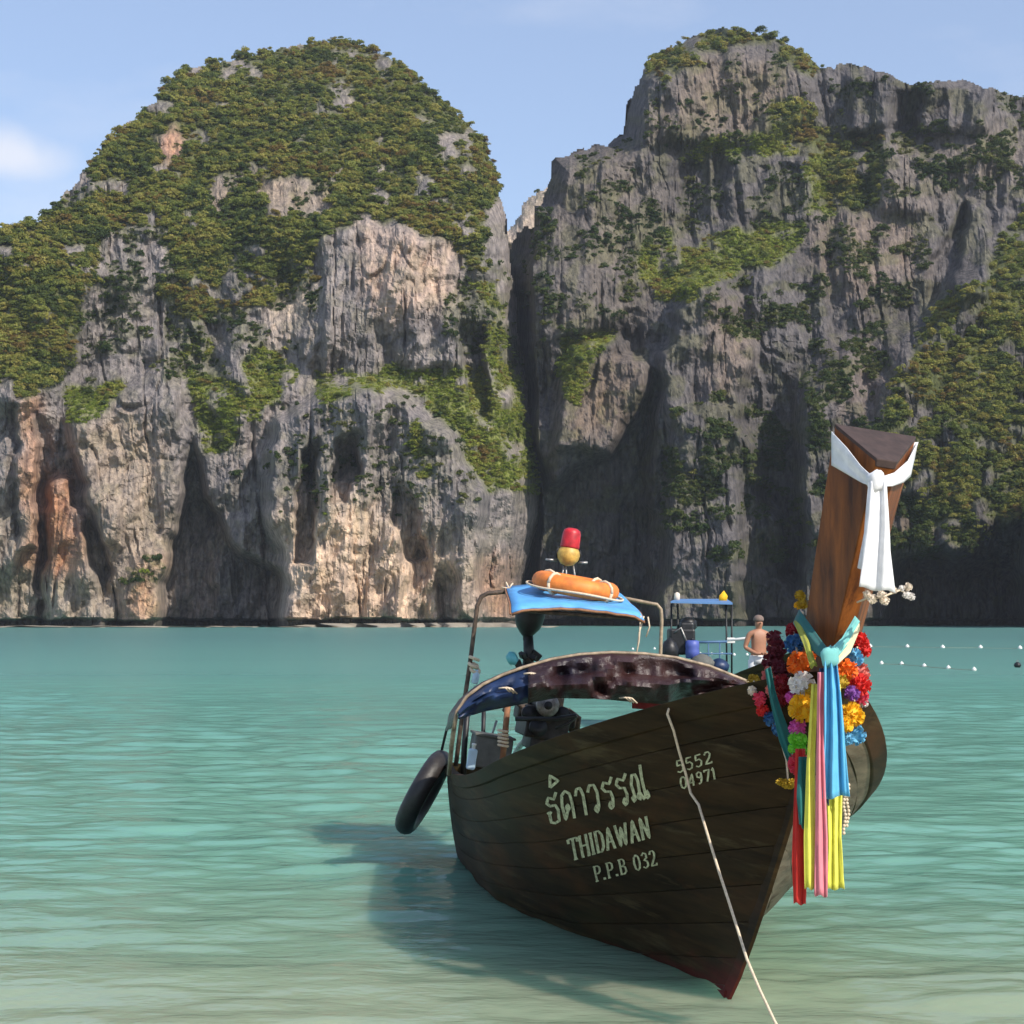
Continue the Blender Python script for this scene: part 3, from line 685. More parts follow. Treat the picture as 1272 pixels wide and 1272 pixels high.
def plant(cl, key, coll, n, smin, smax, name, label, cat, zs=(.8, 1.2), seed=0, sink=.35, topbias=False):
    r = np.random.default_rng(seed)
    w = (cl[key] * cl['ins']).ravel(); w = w / w.sum()
    pick = r.choice(len(w), n, p=w)
    P = cl['P'].reshape(-1, 3)[pick]
    s = smin + (smax - smin) * r.random(n) ** 1.8
    pp = np.stack([cl['X'].ravel()[pick], cl['Y'].ravel()[pick]], -1); s = s * (.62 + .85 * fbm(pp[:, 0] / 30, pp[:, 1] / 26, 90 + seed, 3))
    P = P + np.stack([r.uniform(-.3, .3, n), r.uniform(-.4, .1, n), -sink * s], -1)
    me = bpy.data.meshes.new(name); me.vertices.add(n); me.vertices.foreach_set('co', P.astype(np.float32).ravel())
    a = me.attributes.new('size', 'FLOAT_VECTOR', 'POINT'); a.data.foreach_set('vector', np.stack([s * r.uniform(.85, 1.15, n), s, s * r.uniform(*zs, n)], -1).astype(np.float32).ravel())
    a = me.attributes.new('turn', 'FLOAT_VECTOR', 'POINT'); a.data.foreach_set('vector', np.stack([r.normal(0, .12, n), r.normal(0, .12, n), r.uniform(0, 6.28, n)], -1).astype(np.float32).ravel())
    a = me.attributes.new('kind_index', 'INT', 'POINT'); a.data.foreach_set('value', r.integers(0, 5, n).astype(np.int32))
    o = bpy.data.objects.new(name, me); C.objects.link(o)
    md = o.modifiers.new('scatter', 'NODES'); md.node_group = GN[id(coll)]
    tag(o, label, cat, kind='stuff'); return o
plant(left, 'fo', proto, 12500, .5, 2.3, 'cliff_forest', 'dense green forest covering the rounded top of the left cliff', 'forest', seed=1)
plant(left, 'gr', proto_g, 4600, .35, 1.6, 'cliff_grass', 'bright green grass and scrub on the ledges of the left cliff', 'grass', seed=2)
plant(left, 'gr', proto, 520, .6, 1.6, 'ledge_trees', 'small trees and bushes dotted over the grassy ledges of the left cliff', 'trees', seed=12)
plant(right, 'gr', proto, 380, .6, 1.6, 'ledge_trees', 'small trees and bushes dotted over the grassy slope of the right cliff', 'trees', seed=15)
plant(left, 'fo', proto_d, 1500, .7, 2.4, 'dark_trees', 'darker trees scattered through the forest on the left cliff', 'trees', seed=13)
plant(left, 'sc', proto_d, 1700, .6, 1.9, 'cliff_shrubs', 'scattered dark shrubs clinging to the left cliff face', 'shrubs', seed=3)
plant(right, 'fo', proto, 7600, .5, 2.3, 'cliff_forest', 'green and yellowish forest on the slope at the right edge', 'forest', seed=4)
plant(right, 'gr', proto_g, 3200, .35, 1.6, 'cliff_grass', 'bright green grassy slope halfway up the right cliff', 'grass', seed=5)
plant(right, 'sc', proto_d, 5200, .5, 2.1, 'cliff_shrubs', 'scattered dark shrubs clinging to the jagged right cliff face', 'shrubs', seed=6)
plant(far, 'sc', proto_d, 60, .8, 1.8, 'cliff_shrubs', 'few shrubs on the far pale ridge seen through the gap', 'shrubs', seed=7)

# single bushes that stand out against bare rock
def surf(cl, x, y):
    i = int(round((y - cl['Y'][0, 0]) / (cl['Y'][1, 0] - cl['Y'][0, 0]))); j = int(round((x - cl['X'][0, 0]) / (cl['X'][0, 1] - cl['X'][0, 0])))
    return Vector(cl['P'][i, j])
bushes = [(left, 180, 712, 3.6, m_grass, 'bright green bush low on the tan rock beside the dark cleft of the left cliff'),
          (left, 292, 592, 4.6, m_dark, 'dark green tree above the dark cleft of the left cliff'),
          (left, 405, 640, 2.2, m_grass, 'small green bush in the middle of the pale buttress'),
          (right, 720, 450, 4.4, m_dark, 'dark tree on the ledge near the gorge on the right cliff'),
          (right, 860, 590, 4.2, m_tree, 'rounded green tree halfway down the shaded right cliff'),
          (right, 905, 640, 3.2, m_tree, 'yellowish green bush on the lit rib above the blue boat roof')]
for k, (cl, x, y, s, m, lab) in enumerate(bushes):
    p = surf(cl, x, y); e = empty('cliff_bush', (p.x, p.y - .6, p.z - .3)); tag(e, lab, 'bush')
    me = crown_mesh('crown', m, 300 + k, s * .5, s * .3, 9, 46, s * .07)
    c = bpy.data.objects.new('crown', me); C.objects.link(c); c.parent = e
    MB().tube([(0, 1.2, -s * .2), (0, .5, 0), (.1 * s, 0, s * .3)], [s * .06, s * .05, s * .02], 6).build('trunk', m_bark, e)

# ------------------------------------------------------------------ a little sea haze over the bay
m_haze = bpy.data.materials.new('sea_haze'); m_haze.use_nodes = True; hn = m_haze.node_tree
for n in list(hn.nodes):
    if n.type != 'OUTPUT_MATERIAL': hn.nodes.remove(n)
pv = hn.nodes.new('ShaderNodeVolumePrincipled'); pv.inputs['Color'].default_value = (0.86, 0.92, 1.0, 1); pv.inputs['Density'].default_value = HAZE; pv.inputs['Anisotropy'].default_value = 0.2
hn.links.new(pv.outputs['Volume'], hn.nodes['Material Output'].inputs['Volume'])
HZ = MB().box((0, 4000, 112), (16000, 10400, 244)).build('haze', m_haze, smooth=False); tag(HZ, kind='stuff')

# ================================================================== THE LONGTAIL BOAT
HEAD, HEEL, TRIM = math.radians(8.853), math.radians(9.316), math.radians(3.552)
B_LOC = on_water(907, 1237) + Vector((-0.012, 0, 0))
B_ROT = (0, HEEL, HEAD)
B_MAT = Matrix.Translation(B_LOC) @ Euler(B_ROT).to_matrix().to_4x4()
B_INV = B_MAT.inverted()
HL, HB, HUM, HTR, HS0, HS1, HS2, HRAKE, HPB, HPM, HROCK = 6.276, 1.356, .481, .9, 2.04, 1.161, 1.142, 1.039, 1.042, .269, -.139
def hull_pt(u, v, side, inset=0.0):
    """boat coordinates: x to the photo's right, y aft, z up; u 0 stem..1 transom, v 0 keel..1 gunwale"""
    if u < HUM: Bs = HB * (1 - (1 - u / HUM) ** 2) ** .8
    else: Bs = HB * (1 - (1 - HTR) * ((u - HUM) / (1 - HUM)) ** 2)
    S = HS0 * (1 - u) * (1 - 2 * u) + HS1 * 4 * u * (1 - u) + HS2 * u * (2 * u - 1)
    K = -.25 * min(1, u / .35) + HROCK * u * u
    pw = HPB + (HPM - HPB) * min(1, u / .6) ** .8
    b = max(Bs * v ** pw - inset, 0.0) if v > 0 else 0.0
    y = -HRAKE * v ** .8 * (1 - u) + HL * u
    z = K + (S - K) * v
    if inset: y = y + (inset * 2.0 * (1 - u) - inset * u)
    return Vector((side * b, y, z - y * math.sin(TRIM)))
def bl(x, y, yl):
    """boat coordinates of a photo pixel at the station yl metres aft"""
    o = B_INV @ Vector((0, 0, CAM_H)); d = (B_INV.to_3x3() @ ray(x, y))
    return o + d * ((yl - o.y) / d.y)
def bw(p): return B_MAT @ Vector(p)
def bthing(name, base, label, cat, group=None):
    e = empty(name, bw(base), B_ROT); return tag(e, label, cat, group)
def bpart(mb, name, mat, parent, base=(0, 0, 0), **k):
    return mb.build(name, mat, parent, off=base, **k)
def bsolo(mb, name, mat, base, label, cat, group=None, **k):
    o = mb.build(name, mat, None, loc=bw(base), rot=B_ROT, off=base, **k); return tag(o, label, cat, group)

m_hull, nt, bs, hc = wood_material('hull_wood', (0.014, 0.0085, 0.004), (0.050, 0.029, 0.012), 0.65, (3, 1.1, 14), streak=(0.070, 0.050, 0.024), rand=.12, spec=.12)
# red antifouling paint, worn, low on the planking
tc = nt.nodes.new('ShaderNodeTexCoord'); sp = nt.nodes.new('ShaderNodeSeparateXYZ'); nt.links.new(tc.outputs['Object'], sp.inputs[0])
nn = noise_node(nt, 3.0, 5, .6, (1, .6, 2)); am = nt.nodes.new('ShaderNodeMath'); am.operation = 'MULTIPLY_ADD'; am.inputs[1].default_value = .45
ay = nt.nodes.new('ShaderNodeMath'); ay.operation = 'MULTIPLY_ADD'; ay.inputs[1].default_value = .16; nt.links.new(sp.outputs['Y'], ay.inputs[0]); nt.links.new(sp.outputs['Z'], ay.inputs[2])
nt.links.new(nn.outputs['Fac'], am.inputs[0]); nt.links.new(ay.outputs[0], am.inputs[2])
rf = ramp_node(nt, am.outputs[0], [(0.22, (1, 1, 1)), (0.44, (0, 0, 0))])
rs = noise_node(nt, 1.0, 5, .65, (1.5, .7, 2.2), loc=(4, 2, 8)); rr_ = ramp_node(nt, rs.outputs['Fac'], [(0.52, (0, 0, 0)), (0.70, (.75, .75, .75))])
hc = mix_node(nt, rr_.outputs['Color'], hc, (0.078, 0.032, 0.012))
gs = noise_node(nt, 1.0, 4, .6, (1.0, .5, 1.4), loc=(1, 7, 3)); gr_ = ramp_node(nt, gs.outputs['Fac'], [(0.50, (0, 0, 0)), (0.72, (.7, .7, .7))])
hc = mix_node(nt, gr_.outputs['Color'], hc, (0.028, 0.030, 0.012))
hc2 = mix_node(nt, rf.outputs['Color'], hc, (0.13, 0.022, 0.018)); nt.links.new(hc2, bs.inputs['Base Color'])
m_port, *_ = wood_material('sunlit_hull_wood', (0.07, 0.058, 0.040), (0.20, 0.165, 0.115), 0.7, (3, 1.1, 14), streak=(0.06, 0.035, 0.02), rand=.15, spec=.2)  # lighter hull wood for the sun-facing planks, sunlight painted into its colour
m_rail, *_ = wood_material('rail_wood', (0.020, 0.014, 0.009), (0.058, 0.040, 0.022), 0.6, (3, 1.2, 12), rand=.1, spec=.3)
m_inner, *_ = wood_material('inner_wood', (0.05, 0.04, 0.03), (0.14, 0.10, 0.065), 0.8, (6, 1.2, 6), rand=.15)
m_prow, *_ = wood_material('varnished_prow', (0.060, 0.018, 0.005), (0.28, 0.088, 0.016), 0.55, (9, 9, .9), streak=(0.05, 0.014, 0.004), rand=.04, spec=.2)
m_cap = simple_mat('prow_end_grain', (0.045, 0.027, 0.023), 0.8, 0.35, 14)
m_paint = simple_mat('letter_paint', (0.50, 0.50, 0.30), 0.75, 0.30, 38, dirt=(0.16, 0.14, 0.075))
m_black = simple_mat('black_iron', (0.018, 0.018, 0.020), 0.45, 0.4, 14, metal=0.3)
m_engine = simple_mat('greasy_engine', (0.03, 0.028, 0.027), 0.5, 0.5, 9, metal=0.4, dirt=(0.07, 0.045, 0.025))
m_steel = simple_mat('dull_steel', (0.32, 0.31, 0.30), 0.45, 0.25, 20, metal=0.7, dirt=(0.12, 0.10, 0.08))
m_pipe = simple_mat('rusty_pipe', (0.10, 0.065, 0.045), 0.7, 0.45, 16, dirt=(0.035, 0.028, 0.022))
m_tanpipe = simple_mat('tan_pipe', (0.36, 0.27, 0.18), 0.6, 0.3, 14, dirt=(0.12, 0.08, 0.05))
m_blue = simple_mat('blue_roof_paint', (0.10, 0.36, 0.72), 0.55, 0.12, 5, dirt=(0.09, 0.25, 0.46))
m_orange = simple_mat('lifebuoy_orange', (0.78, 0.22, 0.035), 0.6, 0.16, 9, bump=.15, dirt=(0.48, 0.13, 0.03))
m_rope = simple_mat('pale_rope', (0.62, 0.50, 0.36), 0.9, 0.2, 60)
m_white = simple_mat('white_paint', (0.74, 0.73, 0.70), 0.6, 0.1, 8)
m_rubber = simple_mat('tyre_rubber', (0.022, 0.018, 0.017), 0.5, 0.3, 20, bump=.3)
m_red = simple_mat('red_lamp', (0.50, 0.015, 0.025), 0.45, 0.25, 12, dirt=(0.22, 0.01, 0.015))
m_yel = simple_mat('yellow_lamp', (0.60, 0.37, 0.08), 0.5, 0.3, 12, dirt=(0.30, 0.15, 0.03))
m_greybox = simple_mat('grey_box', (0.11, 0.11, 0.10), 0.8, 0.3, 8)
m_rust = simple_mat('rust_post', (0.26, 0.12, 0.06), 0.8, 0.4, 18)
m_light = simple_mat('pale_plastic', (0.42, 0.56, 0.66), 0.5, 0.15, 8)
# crumpled, glossy maroon tarpaulin with blue patches
m_tarp, nt, b = new_mat('maroon_tarp')
n1 = noise_node(nt, 1.0, 4, .6, (1.6, 1.6, 1.6)); n2 = noise_node(nt, 7, 6, .65)
c1 = ramp_node(nt, n1.outputs['Fac'], [(0.30, (0.014, 0.009, 0.018)), (0.42, (0.024, 0.010, 0.011)), (0.58, (0.038, 0.014, 0.013)), (0.72, (0.030, 0.015, 0.016))])
nt.links.new(c1.outputs['Color'], b.inputs['Base Color']); b.inputs['Roughness'].default_value = .34; b.inputs['Specular IOR Level'].default_value = .5
bump_node(nt, n2.outputs['Fac'], .7, .05, b)
m_bluetarp = simple_mat('blue_tarp', (0.010, 0.025, 0.075), 0.45, 0.5, 5, bump=.5)
m_redtarp = simple_mat('red_tarp', (0.22, 0.012, 0.016), 0.6, 0.35, 7, bump=.4)

boat = empty('longtail_boat', B_LOC, B_ROT)
tag(boat, 'large dark wooden longtail boat with tall prow aground in the shallow water', 'boat')
def make_hull(parent, mh, mr, mi, planks=True):
    h = MB(); nu, vs = 44, [0, .03, .1, .2, .3, .4, .5, .6, .7, .8, .9, .985]
    us = [(i / nu) ** 1.25 for i in range(nu + 1)]
    for side in (-1, 1):
        h.grid([hull_pt(u, v, side, .028) for u in us for v in vs], nu + 1, len(vs))
    hull = h.build('hull', mi, parent, solid=.01)
    # strakes, each a plank of its own, proud of the shell with recessed seams
    br = [0, .035, .13, .25, .37, .49, .61, .73, .86, 1.0] if planks else [0, .3, .6, 1.0]
    for side in (-1, 1):
        for k in range(len(br) - 1):
            p = MB(); a, c = br[k], br[k + 1]; g = .0010
            rows = [(a + g, .0045), (a + g * 1.5, .002), ((a * 2 + c) / 3, -.001), ((a + 2 * c) / 3, -.001), (c - g * 1.5, .002), (c - g, .0045)]
            wob = [0.0018 * math.sin(i * .9 + k * 2.1) for i in range(nu + 1)]
            p.grid([hull_pt(u, max(v, .0001), side, d + wob[i] + .0015 * (k % 2)) for i, u in enumerate(us) for v, d in rows], nu + 1, len(rows))
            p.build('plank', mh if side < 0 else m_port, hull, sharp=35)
    for side in (-1, 1):
        r = MB(); rings = []
        for u in us:
            c = hull_pt(u, 1.0, side); c2 = hull_pt(u, .93, side); d = (c - c2).normalized()
            rings.append([c + Vector((side * .030, 0, .0)) + d * .012, c + Vector((side * -.045, 0, 0)) + d * .022, c2 + Vector((side * -.035, 0, 0)), c2 + Vector((side * .022, 0, 0))])
        r.loft(rings); r.build('gunwale_rail', mh, parent, sharp=40, bevel=.006)
    # transom, keel/stem timber, floor, thwarts
    t = MB(); vs2 = [i / 14 for i in range(15)]
    ring = [hull_pt(1, v, -1) for v in reversed(vs2)] + [hull_pt(1, v, 1) for v in vs2[1:]]
    t.loft([ring, [p + Vector((0, .06, 0)) for p in ring]]); t.build('transom', mh, parent, smooth=False)
    s = MB(); rings = []
    for v in [0, .08, .2, .35, .5, .65, .8, .95, 1.02]:
        p = hull_pt(0, min(v, 1), 1); q = hull_pt(0, max(v - .06, 0), 1); w = .022 + .02 * v
        f = Vector((0, -.035, -.02))
        rings.append([p + Vector((-w, .06, .02)), p + f + Vector((-w * .45, 0, 0)), p + f + Vector((w * .45, 0, 0)), p + Vector((w, .06, .02))])
    s.loft(rings); s.build('stem', mh, parent, sharp=40)
    s = MB(); rings = []
    for i in range(24):
        p = hull_pt(i / 23, 0, 1); rings.append([p + Vector((-.03, 0, .03)), p + Vector((-.025, 0, -.05)), p + Vector((.025, 0, -.05)), p + Vector((.03, 0, .03))])
    s.loft(rings); s.build('keel', mh, parent, sharp=40)
    def width(u, v): return hull_pt(u, v, 1, .05).x
    d = MB(); P = []
    for i in range(20):
        u = .06 + .9 * i / 19; c = hull_pt(u, .42, 1, .05)
        P += [(-c.x, c.y, c.z), (c.x, c.y, c.z)]
    d.grid(P, 20, 2); d.build('floor', mi, parent, smooth=False, solid=.03)
    for u in (.22, .36, .50, .64):
        c = hull_pt(u, .74, 1, .05); MB().box((0, c.y, c.z), (c.x * 2 - .02, .24, .035)).build('thwart', mi, parent, smooth=False, bevel=.005)
    d = MB(); P = []
    for i in range(8):
        u = .012 + .10 * i / 7; c = hull_pt(u, .95, 1, .04); P += [(-c.x, c.y, c.z), (c.x, c.y, c.z)]
    d.grid(P, 8, 2); d.build('foredeck', mi, parent, smooth=False, solid=.03)
    return hull
hull = make_hull(boat, m_hull, m_rail, m_inner)

# --- the tall prow: a faceted timber that widens towards its slanted end
def prow_ring(pts): return [bl(*p) for p in pts]
PR = [prow_ring([(972, 905, -.42), (1014, 905, -1.0), (1026, 905, -1.0), (1034, 905, -.42)]),
      prow_ring([(986, 850, -.55), (1024, 850, -1.09), (1042, 850, -1.07), (1052, 850, -.5)]),
      prow_ring([(996, 800, -.72), (1035, 803, -1.17), (1057, 803, -1.14), (1067, 800, -.66)]),
      prow_ring([(1003, 750, -.85), (1047, 752, -1.27), (1069, 752, -1.24), (1080, 750, -.78)]),
      prow_ring([(1013, 684, -.98), (1062, 688, -1.40), (1086, 688, -1.37), (1100, 684, -.90)]),
      prow_ring([(1023, 616, -1.10), (1076, 624, -1.52), (1102, 626, -1.49), (1118, 618, -1.0)]),
      prow_ring([(1037, 527, -1.22), (1089, 570, -1.62), (1114, 574, -1.58), (1138, 543, -1.12)])]
mb = MB().loft(PR, caps=False)
prow = bpart(mb, 'prow', m_prow, boat, sharp=25, bevel=.008)
top = [p.copy() for p in PR[-1]]; cen = sum(top, Vector()) / 4
mb = MB().loft([[p + Vector((0, 0, -.05)) + (cen - p) * .06 for p in top], [p + Vector((0, 0, .004)) + (p - cen) * .015 for p in top]])
bpart(mb, 'end_cap', m_cap, prow, smooth=False, bevel=.006)

# --- painted lettering, laid on the planks
bmv = MB(); vs = [i / 40 for i in range(41)]; us = [(i / 80) ** 1.2 for i in range(81)]
bmv.grid([hull_pt(u, v, -1) for u in us for v in vs], 81, 41)
bvh = BVHTree.FromPolygons([Vector(v) for v in bmv.v], bmv.f)
ro = B_INV @ Vector((0, 0, CAM_H)); r3 = B_INV.to_3x3()
def on_hull(x, y, lift=.007):
    d = (r3 @ ray(x, y)).normalized(); h, n, _, _ = bvh.ray_cast(ro, d)
    if h is None: return None
    if n.dot(d) > 0: n = -n
    return h + n * lift
def stroke(mb, pts, w, thin=1.0):
    """pts in photo pixels; a brush stroke; thin < 1 narrows the near-horizontal runs"""
    P = []
    for (x0, y0), (x1, y1) in zip(pts[:-1], pts[1:]):
        n = max(1, int(math.hypot(x1 - x0, y1 - y0) / 2.0))
        for i in range(n): P.append((x0 + (x1 - x0) * i / n, y0 + (y1 - y0) * i / n))
    P.append(pts[-1]); L_, R_ = [], []
    for i, (x, y) in enumerate(P):
        a = P[max(i - 1, 0)]; c = P[min(i + 1, len(P) - 1)]; dx, dy = c[0] - a[0], c[1] - a[1]; l = math.hypot(dx, dy) or 1
        nx, ny = -dy / l, dx / l; ww = w * (thin + (1 - thin) * abs(dy / l)) / 2
        p = on_hull(x + nx * ww, y + ny * ww); q = on_hull(x - nx * ww, y - ny * ww)
        if p is None or q is None: return
        L_.append(p); R_.append(q)
    mb.grid([k for pr in zip(L_, R_) for k in pr], len(L_), 2)
GL = {  # unit glyphs, y up
 'T': (.8, [[(.4, 0), (.4, 1)], [(0, .97), (.8, .97)], [(0, .97), (0, .78)], [(.8, .97), (.8, .78)], [(.22, .03), (.58, .03)]]),
 'H': (.8, [[(.12, 0), (.12, 1)], [(.68, 0), (.68, 1)], [(.12, .52), (.68, .52)], [(0, .03), (.26, .03)], [(0, .97), (.26, .97)], [(.54, .03), (.8, .03)], [(.54, .97), (.8, .97)]]),
 'I': (.34, [[(.17, 0), (.17, 1)], [(0, .03), (.34, .03)], [(0, .97), (.34, .97)]]),
 'D': (.75, [[(.14, 0), (.14, 1)], [(0, .97), (.45, .97), (.66, .78), (.7, .5), (.66, .22), (.45, .03), (0, .03)]]),
 'A': (.85, [[(.1, 0), (.42, 1), (.75, 0)], [(.24, .35), (.62, .35)], [(0, .03), (.22, .03)], [(.62, .03), (.86, .03)]]),
 'W': (1.1, [[(.08, 1), (.32, 0), (.55, .85), (.78, 0), (1.02, 1)], [(0, .97), (.2, .97)], [(.9, .97), (1.1, .97)]]),
 'N': (.85, [[(.14, 0), (.14, 1), (.7, 0), (.7, 1)], [(0, .03), (.28, .03)], [(.58, .97), (.84, .97)]]),
 'P': (.68, [[(.14, 0), (.14, 1)], [(0, .97), (.45, .97), (.6, .85), (.6, .62), (.45, .5), (.14, .48)], [(0, .03), (.3, .03)]]),
 'B': (.7, [[(.14, 0), (.14, 1)], [(0, .97), (.42, .97), (.55, .86), (.55, .66), (.4, .53), (.14, .52)], [(.4, .53), (.6, .42), (.62, .15), (.45, .03), (0, .03)]]),
 '.': (.3, [[(.08, 0), (.08, .14)], [(.14, 0), (.14, .14)]]), ' ': (.5, []),
 '0': (.68, [[(.32, 1), (.12, .85), (.06, .5), (.12, .15), (.32, 0), (.52, .15), (.58, .5), (.52, .85), (.32, 1)]]),
 '1': (.4, [[(.05, .8), (.22, 1), (.22, 0)]]),
 '2': (.66, [[(.08, .78), (.18, .96), (.42, .98), (.55, .78), (.45, .5), (.08, .04), (.6, .04), (.6, .16)]]),
 '3': (.64, [[(.08, .84), (.25, 1), (.5, .9), (.5, .65), (.25, .53), (.52, .42), (.54, .15), (.28, 0), (.06, .14)]]),
 '4': (.66, [[(.45, 0), (.45, 1), (.06, .3), (.6, .3)]]),
 '5': (.66, [[(.56, .96), (.14, .96), (.1, .56), (.4, .6), (.56, .4), (.5, .1), (.28, 0), (.06, .12)]]),
 '7': (.62, [[(.06, .82), (.08, .96), (.56, .96), (.24, 0)]]),
 '9': (.66, [[(.54, .7), (.35, .5), (.12, .62), (.1, .88), (.32, 1), (.52, .88), (.54, .5), (.42, .1), (.2, 0)]]),
 'th_tho': (.9, [[(.85, 1.02), (.62, .80), (.25, .90), (.08, .72), (.30, .60), (.66, .60), (.80, .42), (.76, .05), (.45, 0), (.18, .06), (.16, .34), (.04, .42)], [(.16, .34), (.30, .42)]]),
 'th_i': (0, [[(-.52, 1.22), (-.40, 1.62), (.12, 1.38), (-.52, 1.22)]]),
 'th_do': (.95, [[(.44, .30), (.58, .38), (.50, .52), (.36, .42), (.44, .30), (.20, .02), (.10, .50), (.18, .86), (.46, .98), (.74, .86), (.82, .55), (.82, 0)]]),
 'th_aa': (.75, [[(.06, .72), (.20, .94), (.46, .96), (.60, .72), (.60, 0)]]),
 'th_wo': (.9, [[(.08, .74), (.26, .96), (.58, .94), (.74, .66), (.70, .18), (.54, .0), (.42, .12), (.52, .24), (.66, .16)]]),
 'th_ro': (.9, [[(.88, 1.06), (.64, .84), (.26, .94), (.10, .76), (.30, .62), (.64, .58), (.74, .36), (.68, .08), (.52, .0), (.42, .12), (.52, .24), (.66, .14)]]),
 'th_no': (1.35, [[(.28, .14), (.14, .04), (.06, .18), (.20, .26), (.28, .14), (.12, .62), (.26, .94), (.50, .94), (.62, .68), (.60, .06), (.44, .16), (.60, .34), (.84, .04), (1.0, .18), (.92, .7), (.94, 1.22)], [(1.0, .18), (1.16, .30), (1.22, .10), (1.04, .04)]]),
}
def write(seq, start, end, up, name, label, w, thin):
    """baseline from start to end in photo pixels, up = vector of the cap height"""
    adv = sum(GL[g][0] for g in seq) + .12 * (len(seq) - 1); s = 1.0 / adv; x = 0
    bx, by = end[0] - start[0], end[1] - start[1]
    line = empty(name, on_hull(*start), (0, 0, 0), boat); line['label'] = label
    for g in seq:
        mb = MB()
        for st in GL[g][1]:
            stroke(mb, [(start[0] + bx * (x + px) * s + up[0] * py, start[1] + by * (x + px) * s + up[1] * py) for px, py in st], w, thin)
        if mb.v: mb.build('letter', m_paint, line, off=line.location, smooth=False)
        x += GL[g][0] + (.12 if GL[g][0] else 0)
write(['th_tho', 'th_i', 'th_do', 'th_aa', 'th_wo', 'th_ro', 'th_ro', 'th_no'], (683, 1024), (812, 991), (-6, -36), 'painted_thai_name', 'pale cream boat name in Thai script', 3.7, .75)
write(list('THIDAWAN'), (711, 1069), (810, 1040), (-5, -27), 'painted_latin_name', 'pale cream boat name THIDAWAN in serif capitals', 3.6, .42)
write(list('P.P.B 032'), (741, 1095), (818, 1074), (-4, -19), 'painted_registration', 'pale cream registration P.P.B 032', 2.6, .5)
write(list('5552'), (842, 960), (886, 947), (-2.5, -15), 'painted_number', 'pale cream number 5552', 2.4, .6)
write(list('04971'), (847, 980), (891, 967), (-2.5, -14.5), 'painted_number', 'pale cream number 04971', 2.4, .6)

# --- stern: frame of bent pipes, blue roof, hoop and canopy
fr = MB()
fr.tube([bl(566, 952, 5.95), bl(574, 890, 5.97), bl(583, 830, 6.0), bl(590, 775, 6.0), bl(593, 752, 6.0), bl(598, 741, 6.0), bl(606, 737, 6.0), bl(640, 734, 6.0)], .023, 8)
bpart(fr, 'roof_post', m_pipe, boat)
fr = MB(); fr.tube([bl(765, 741, 6.0), bl(805, 749, 6.0), bl(816, 751, 6.0), bl(821, 757, 6.0), bl(822, 770, 6.0), bl(819, 850, 6.0), bl(816, 960, 6.0)], .019, 8)
bpart(fr, 'roof_post', m_tanpipe, boat)
fr = MB(); fr.tube([bl(640, 758, 4.95), bl(790, 768, 4.95)], .02, 6); fr.tube([bl(634, 736, 6.1), bl(766, 742, 6.1)], .02, 6)
fr.tube([bl(640, 757, 4.95), bl(634, 736, 6.1)], .018, 6); fr.tube([bl(790, 768, 4.95), bl(768, 742, 6.1)], .018, 6)
bpart(fr, 'roof_frame', m_pipe, boat)['kind'] = 'stuff'
c0, c1, c2, c3 = bl(637, 754, 4.85), bl(800, 764, 4.85), bl(768, 734, 6.15), bl(629, 727, 6.15)
P = []; rng = random.Random(3)
for i in range(15):
    for j in range(7):
        a, b_ = i / 14, j / 6
        p = (c0 * (1 - a) + c1 * a) * (1 - b_) + (c3 * (1 - a) + c2 * a) * b_
        p = p + Vector((0, 0, .05 * math.sin(math.pi * a) * (1 - .3 * b_) - .012 + rng.uniform(-.006, .006) - (.03 if (i in (0, 14) and j in (0,)) else 0)))
        if j == 0: p = p + Vector((0, rng.uniform(-.03, .03), -.012))
        P.append(p)
mb = MB().grid(P, 15, 7); roof = bpart(mb, 'blue_roof', m_blue, boat, solid=.02, sharp=50)
mb = MB().tube([P[i * 7] + Vector((0, -.012, -.016)) for i in range(15)] + [P[14 * 7 + j] + Vector((.012, 0, -.01)) for j in range(1, 7)], .013, 6)
mb.tube([P[j] + Vector((-.012, 0, -.01)) for j in range(7)], .012, 6)
bpart(mb, 'roof_edge', m_rust, roof)
mb = MB(); hp = c1
for dx, l, sw in ((-.03, .50, .02), (.0, .34, -.02), (.04, .20, .03)):
    mb.tube([hp + Vector((dx, 0, -.01)), hp + Vector((dx + sw, .0, -l * .5)), hp + Vector((dx + sw * .5, .01, -l))], .008, 5)
bpart(mb, 'hanging_cord', m_rope, roof)['kind'] = 'stuff'
mb = MB(); kp = bl(632, 731, 6.0)
for k in range(6):
    a = k * 1.05; mb.tube([kp, kp + Vector((.07 * math.cos(a), .02, .07 * math.sin(a)))], .009, 5)
bpart(mb, 'knotted_cord', m_rope, roof)['kind'] = 'stuff'

# lifebuoy lying on the roof
Rroof = Matrix(((c1 - c0).normalized(), ((c3 - c0) - (c1 - c0).normalized() * (c3 - c0).dot((c1 - c0).normalized())).normalized(), (c1 - c0).cross(c3 - c0).normalized())).transposed()
ctr = bl(715, 728, 5.55)
Rroof = Euler((math.radians(5.5), 0, 0)).to_matrix()
lb = bthing('lifebuoy', ctr - Vector((0, 0, .08)), 'orange lifebuoy lying on the blue stern roof', 'lifebuoy')
bpart(MB().torus(ctr, .345, .092, 40, 14, Rroof), 'ring', m_orange, lb, ctr - Vector((0, 0, .08)))
for k in range(4):
    a = k * math.pi / 2 + .75; d = Vector((math.cos(a), math.sin(a), 0)); q = []
    for t in range(13):
        g = 2 * math.pi * t / 12; q.append(ctr + Rroof @ (d * (.345 + .10 * math.cos(g)) + Vector((0, 0, .10 * math.sin(g)))))
    bpart(MB().tube(q, .016, 6), 'band', m_rope, lb, ctr - Vector((0, 0, .08)))
q = []
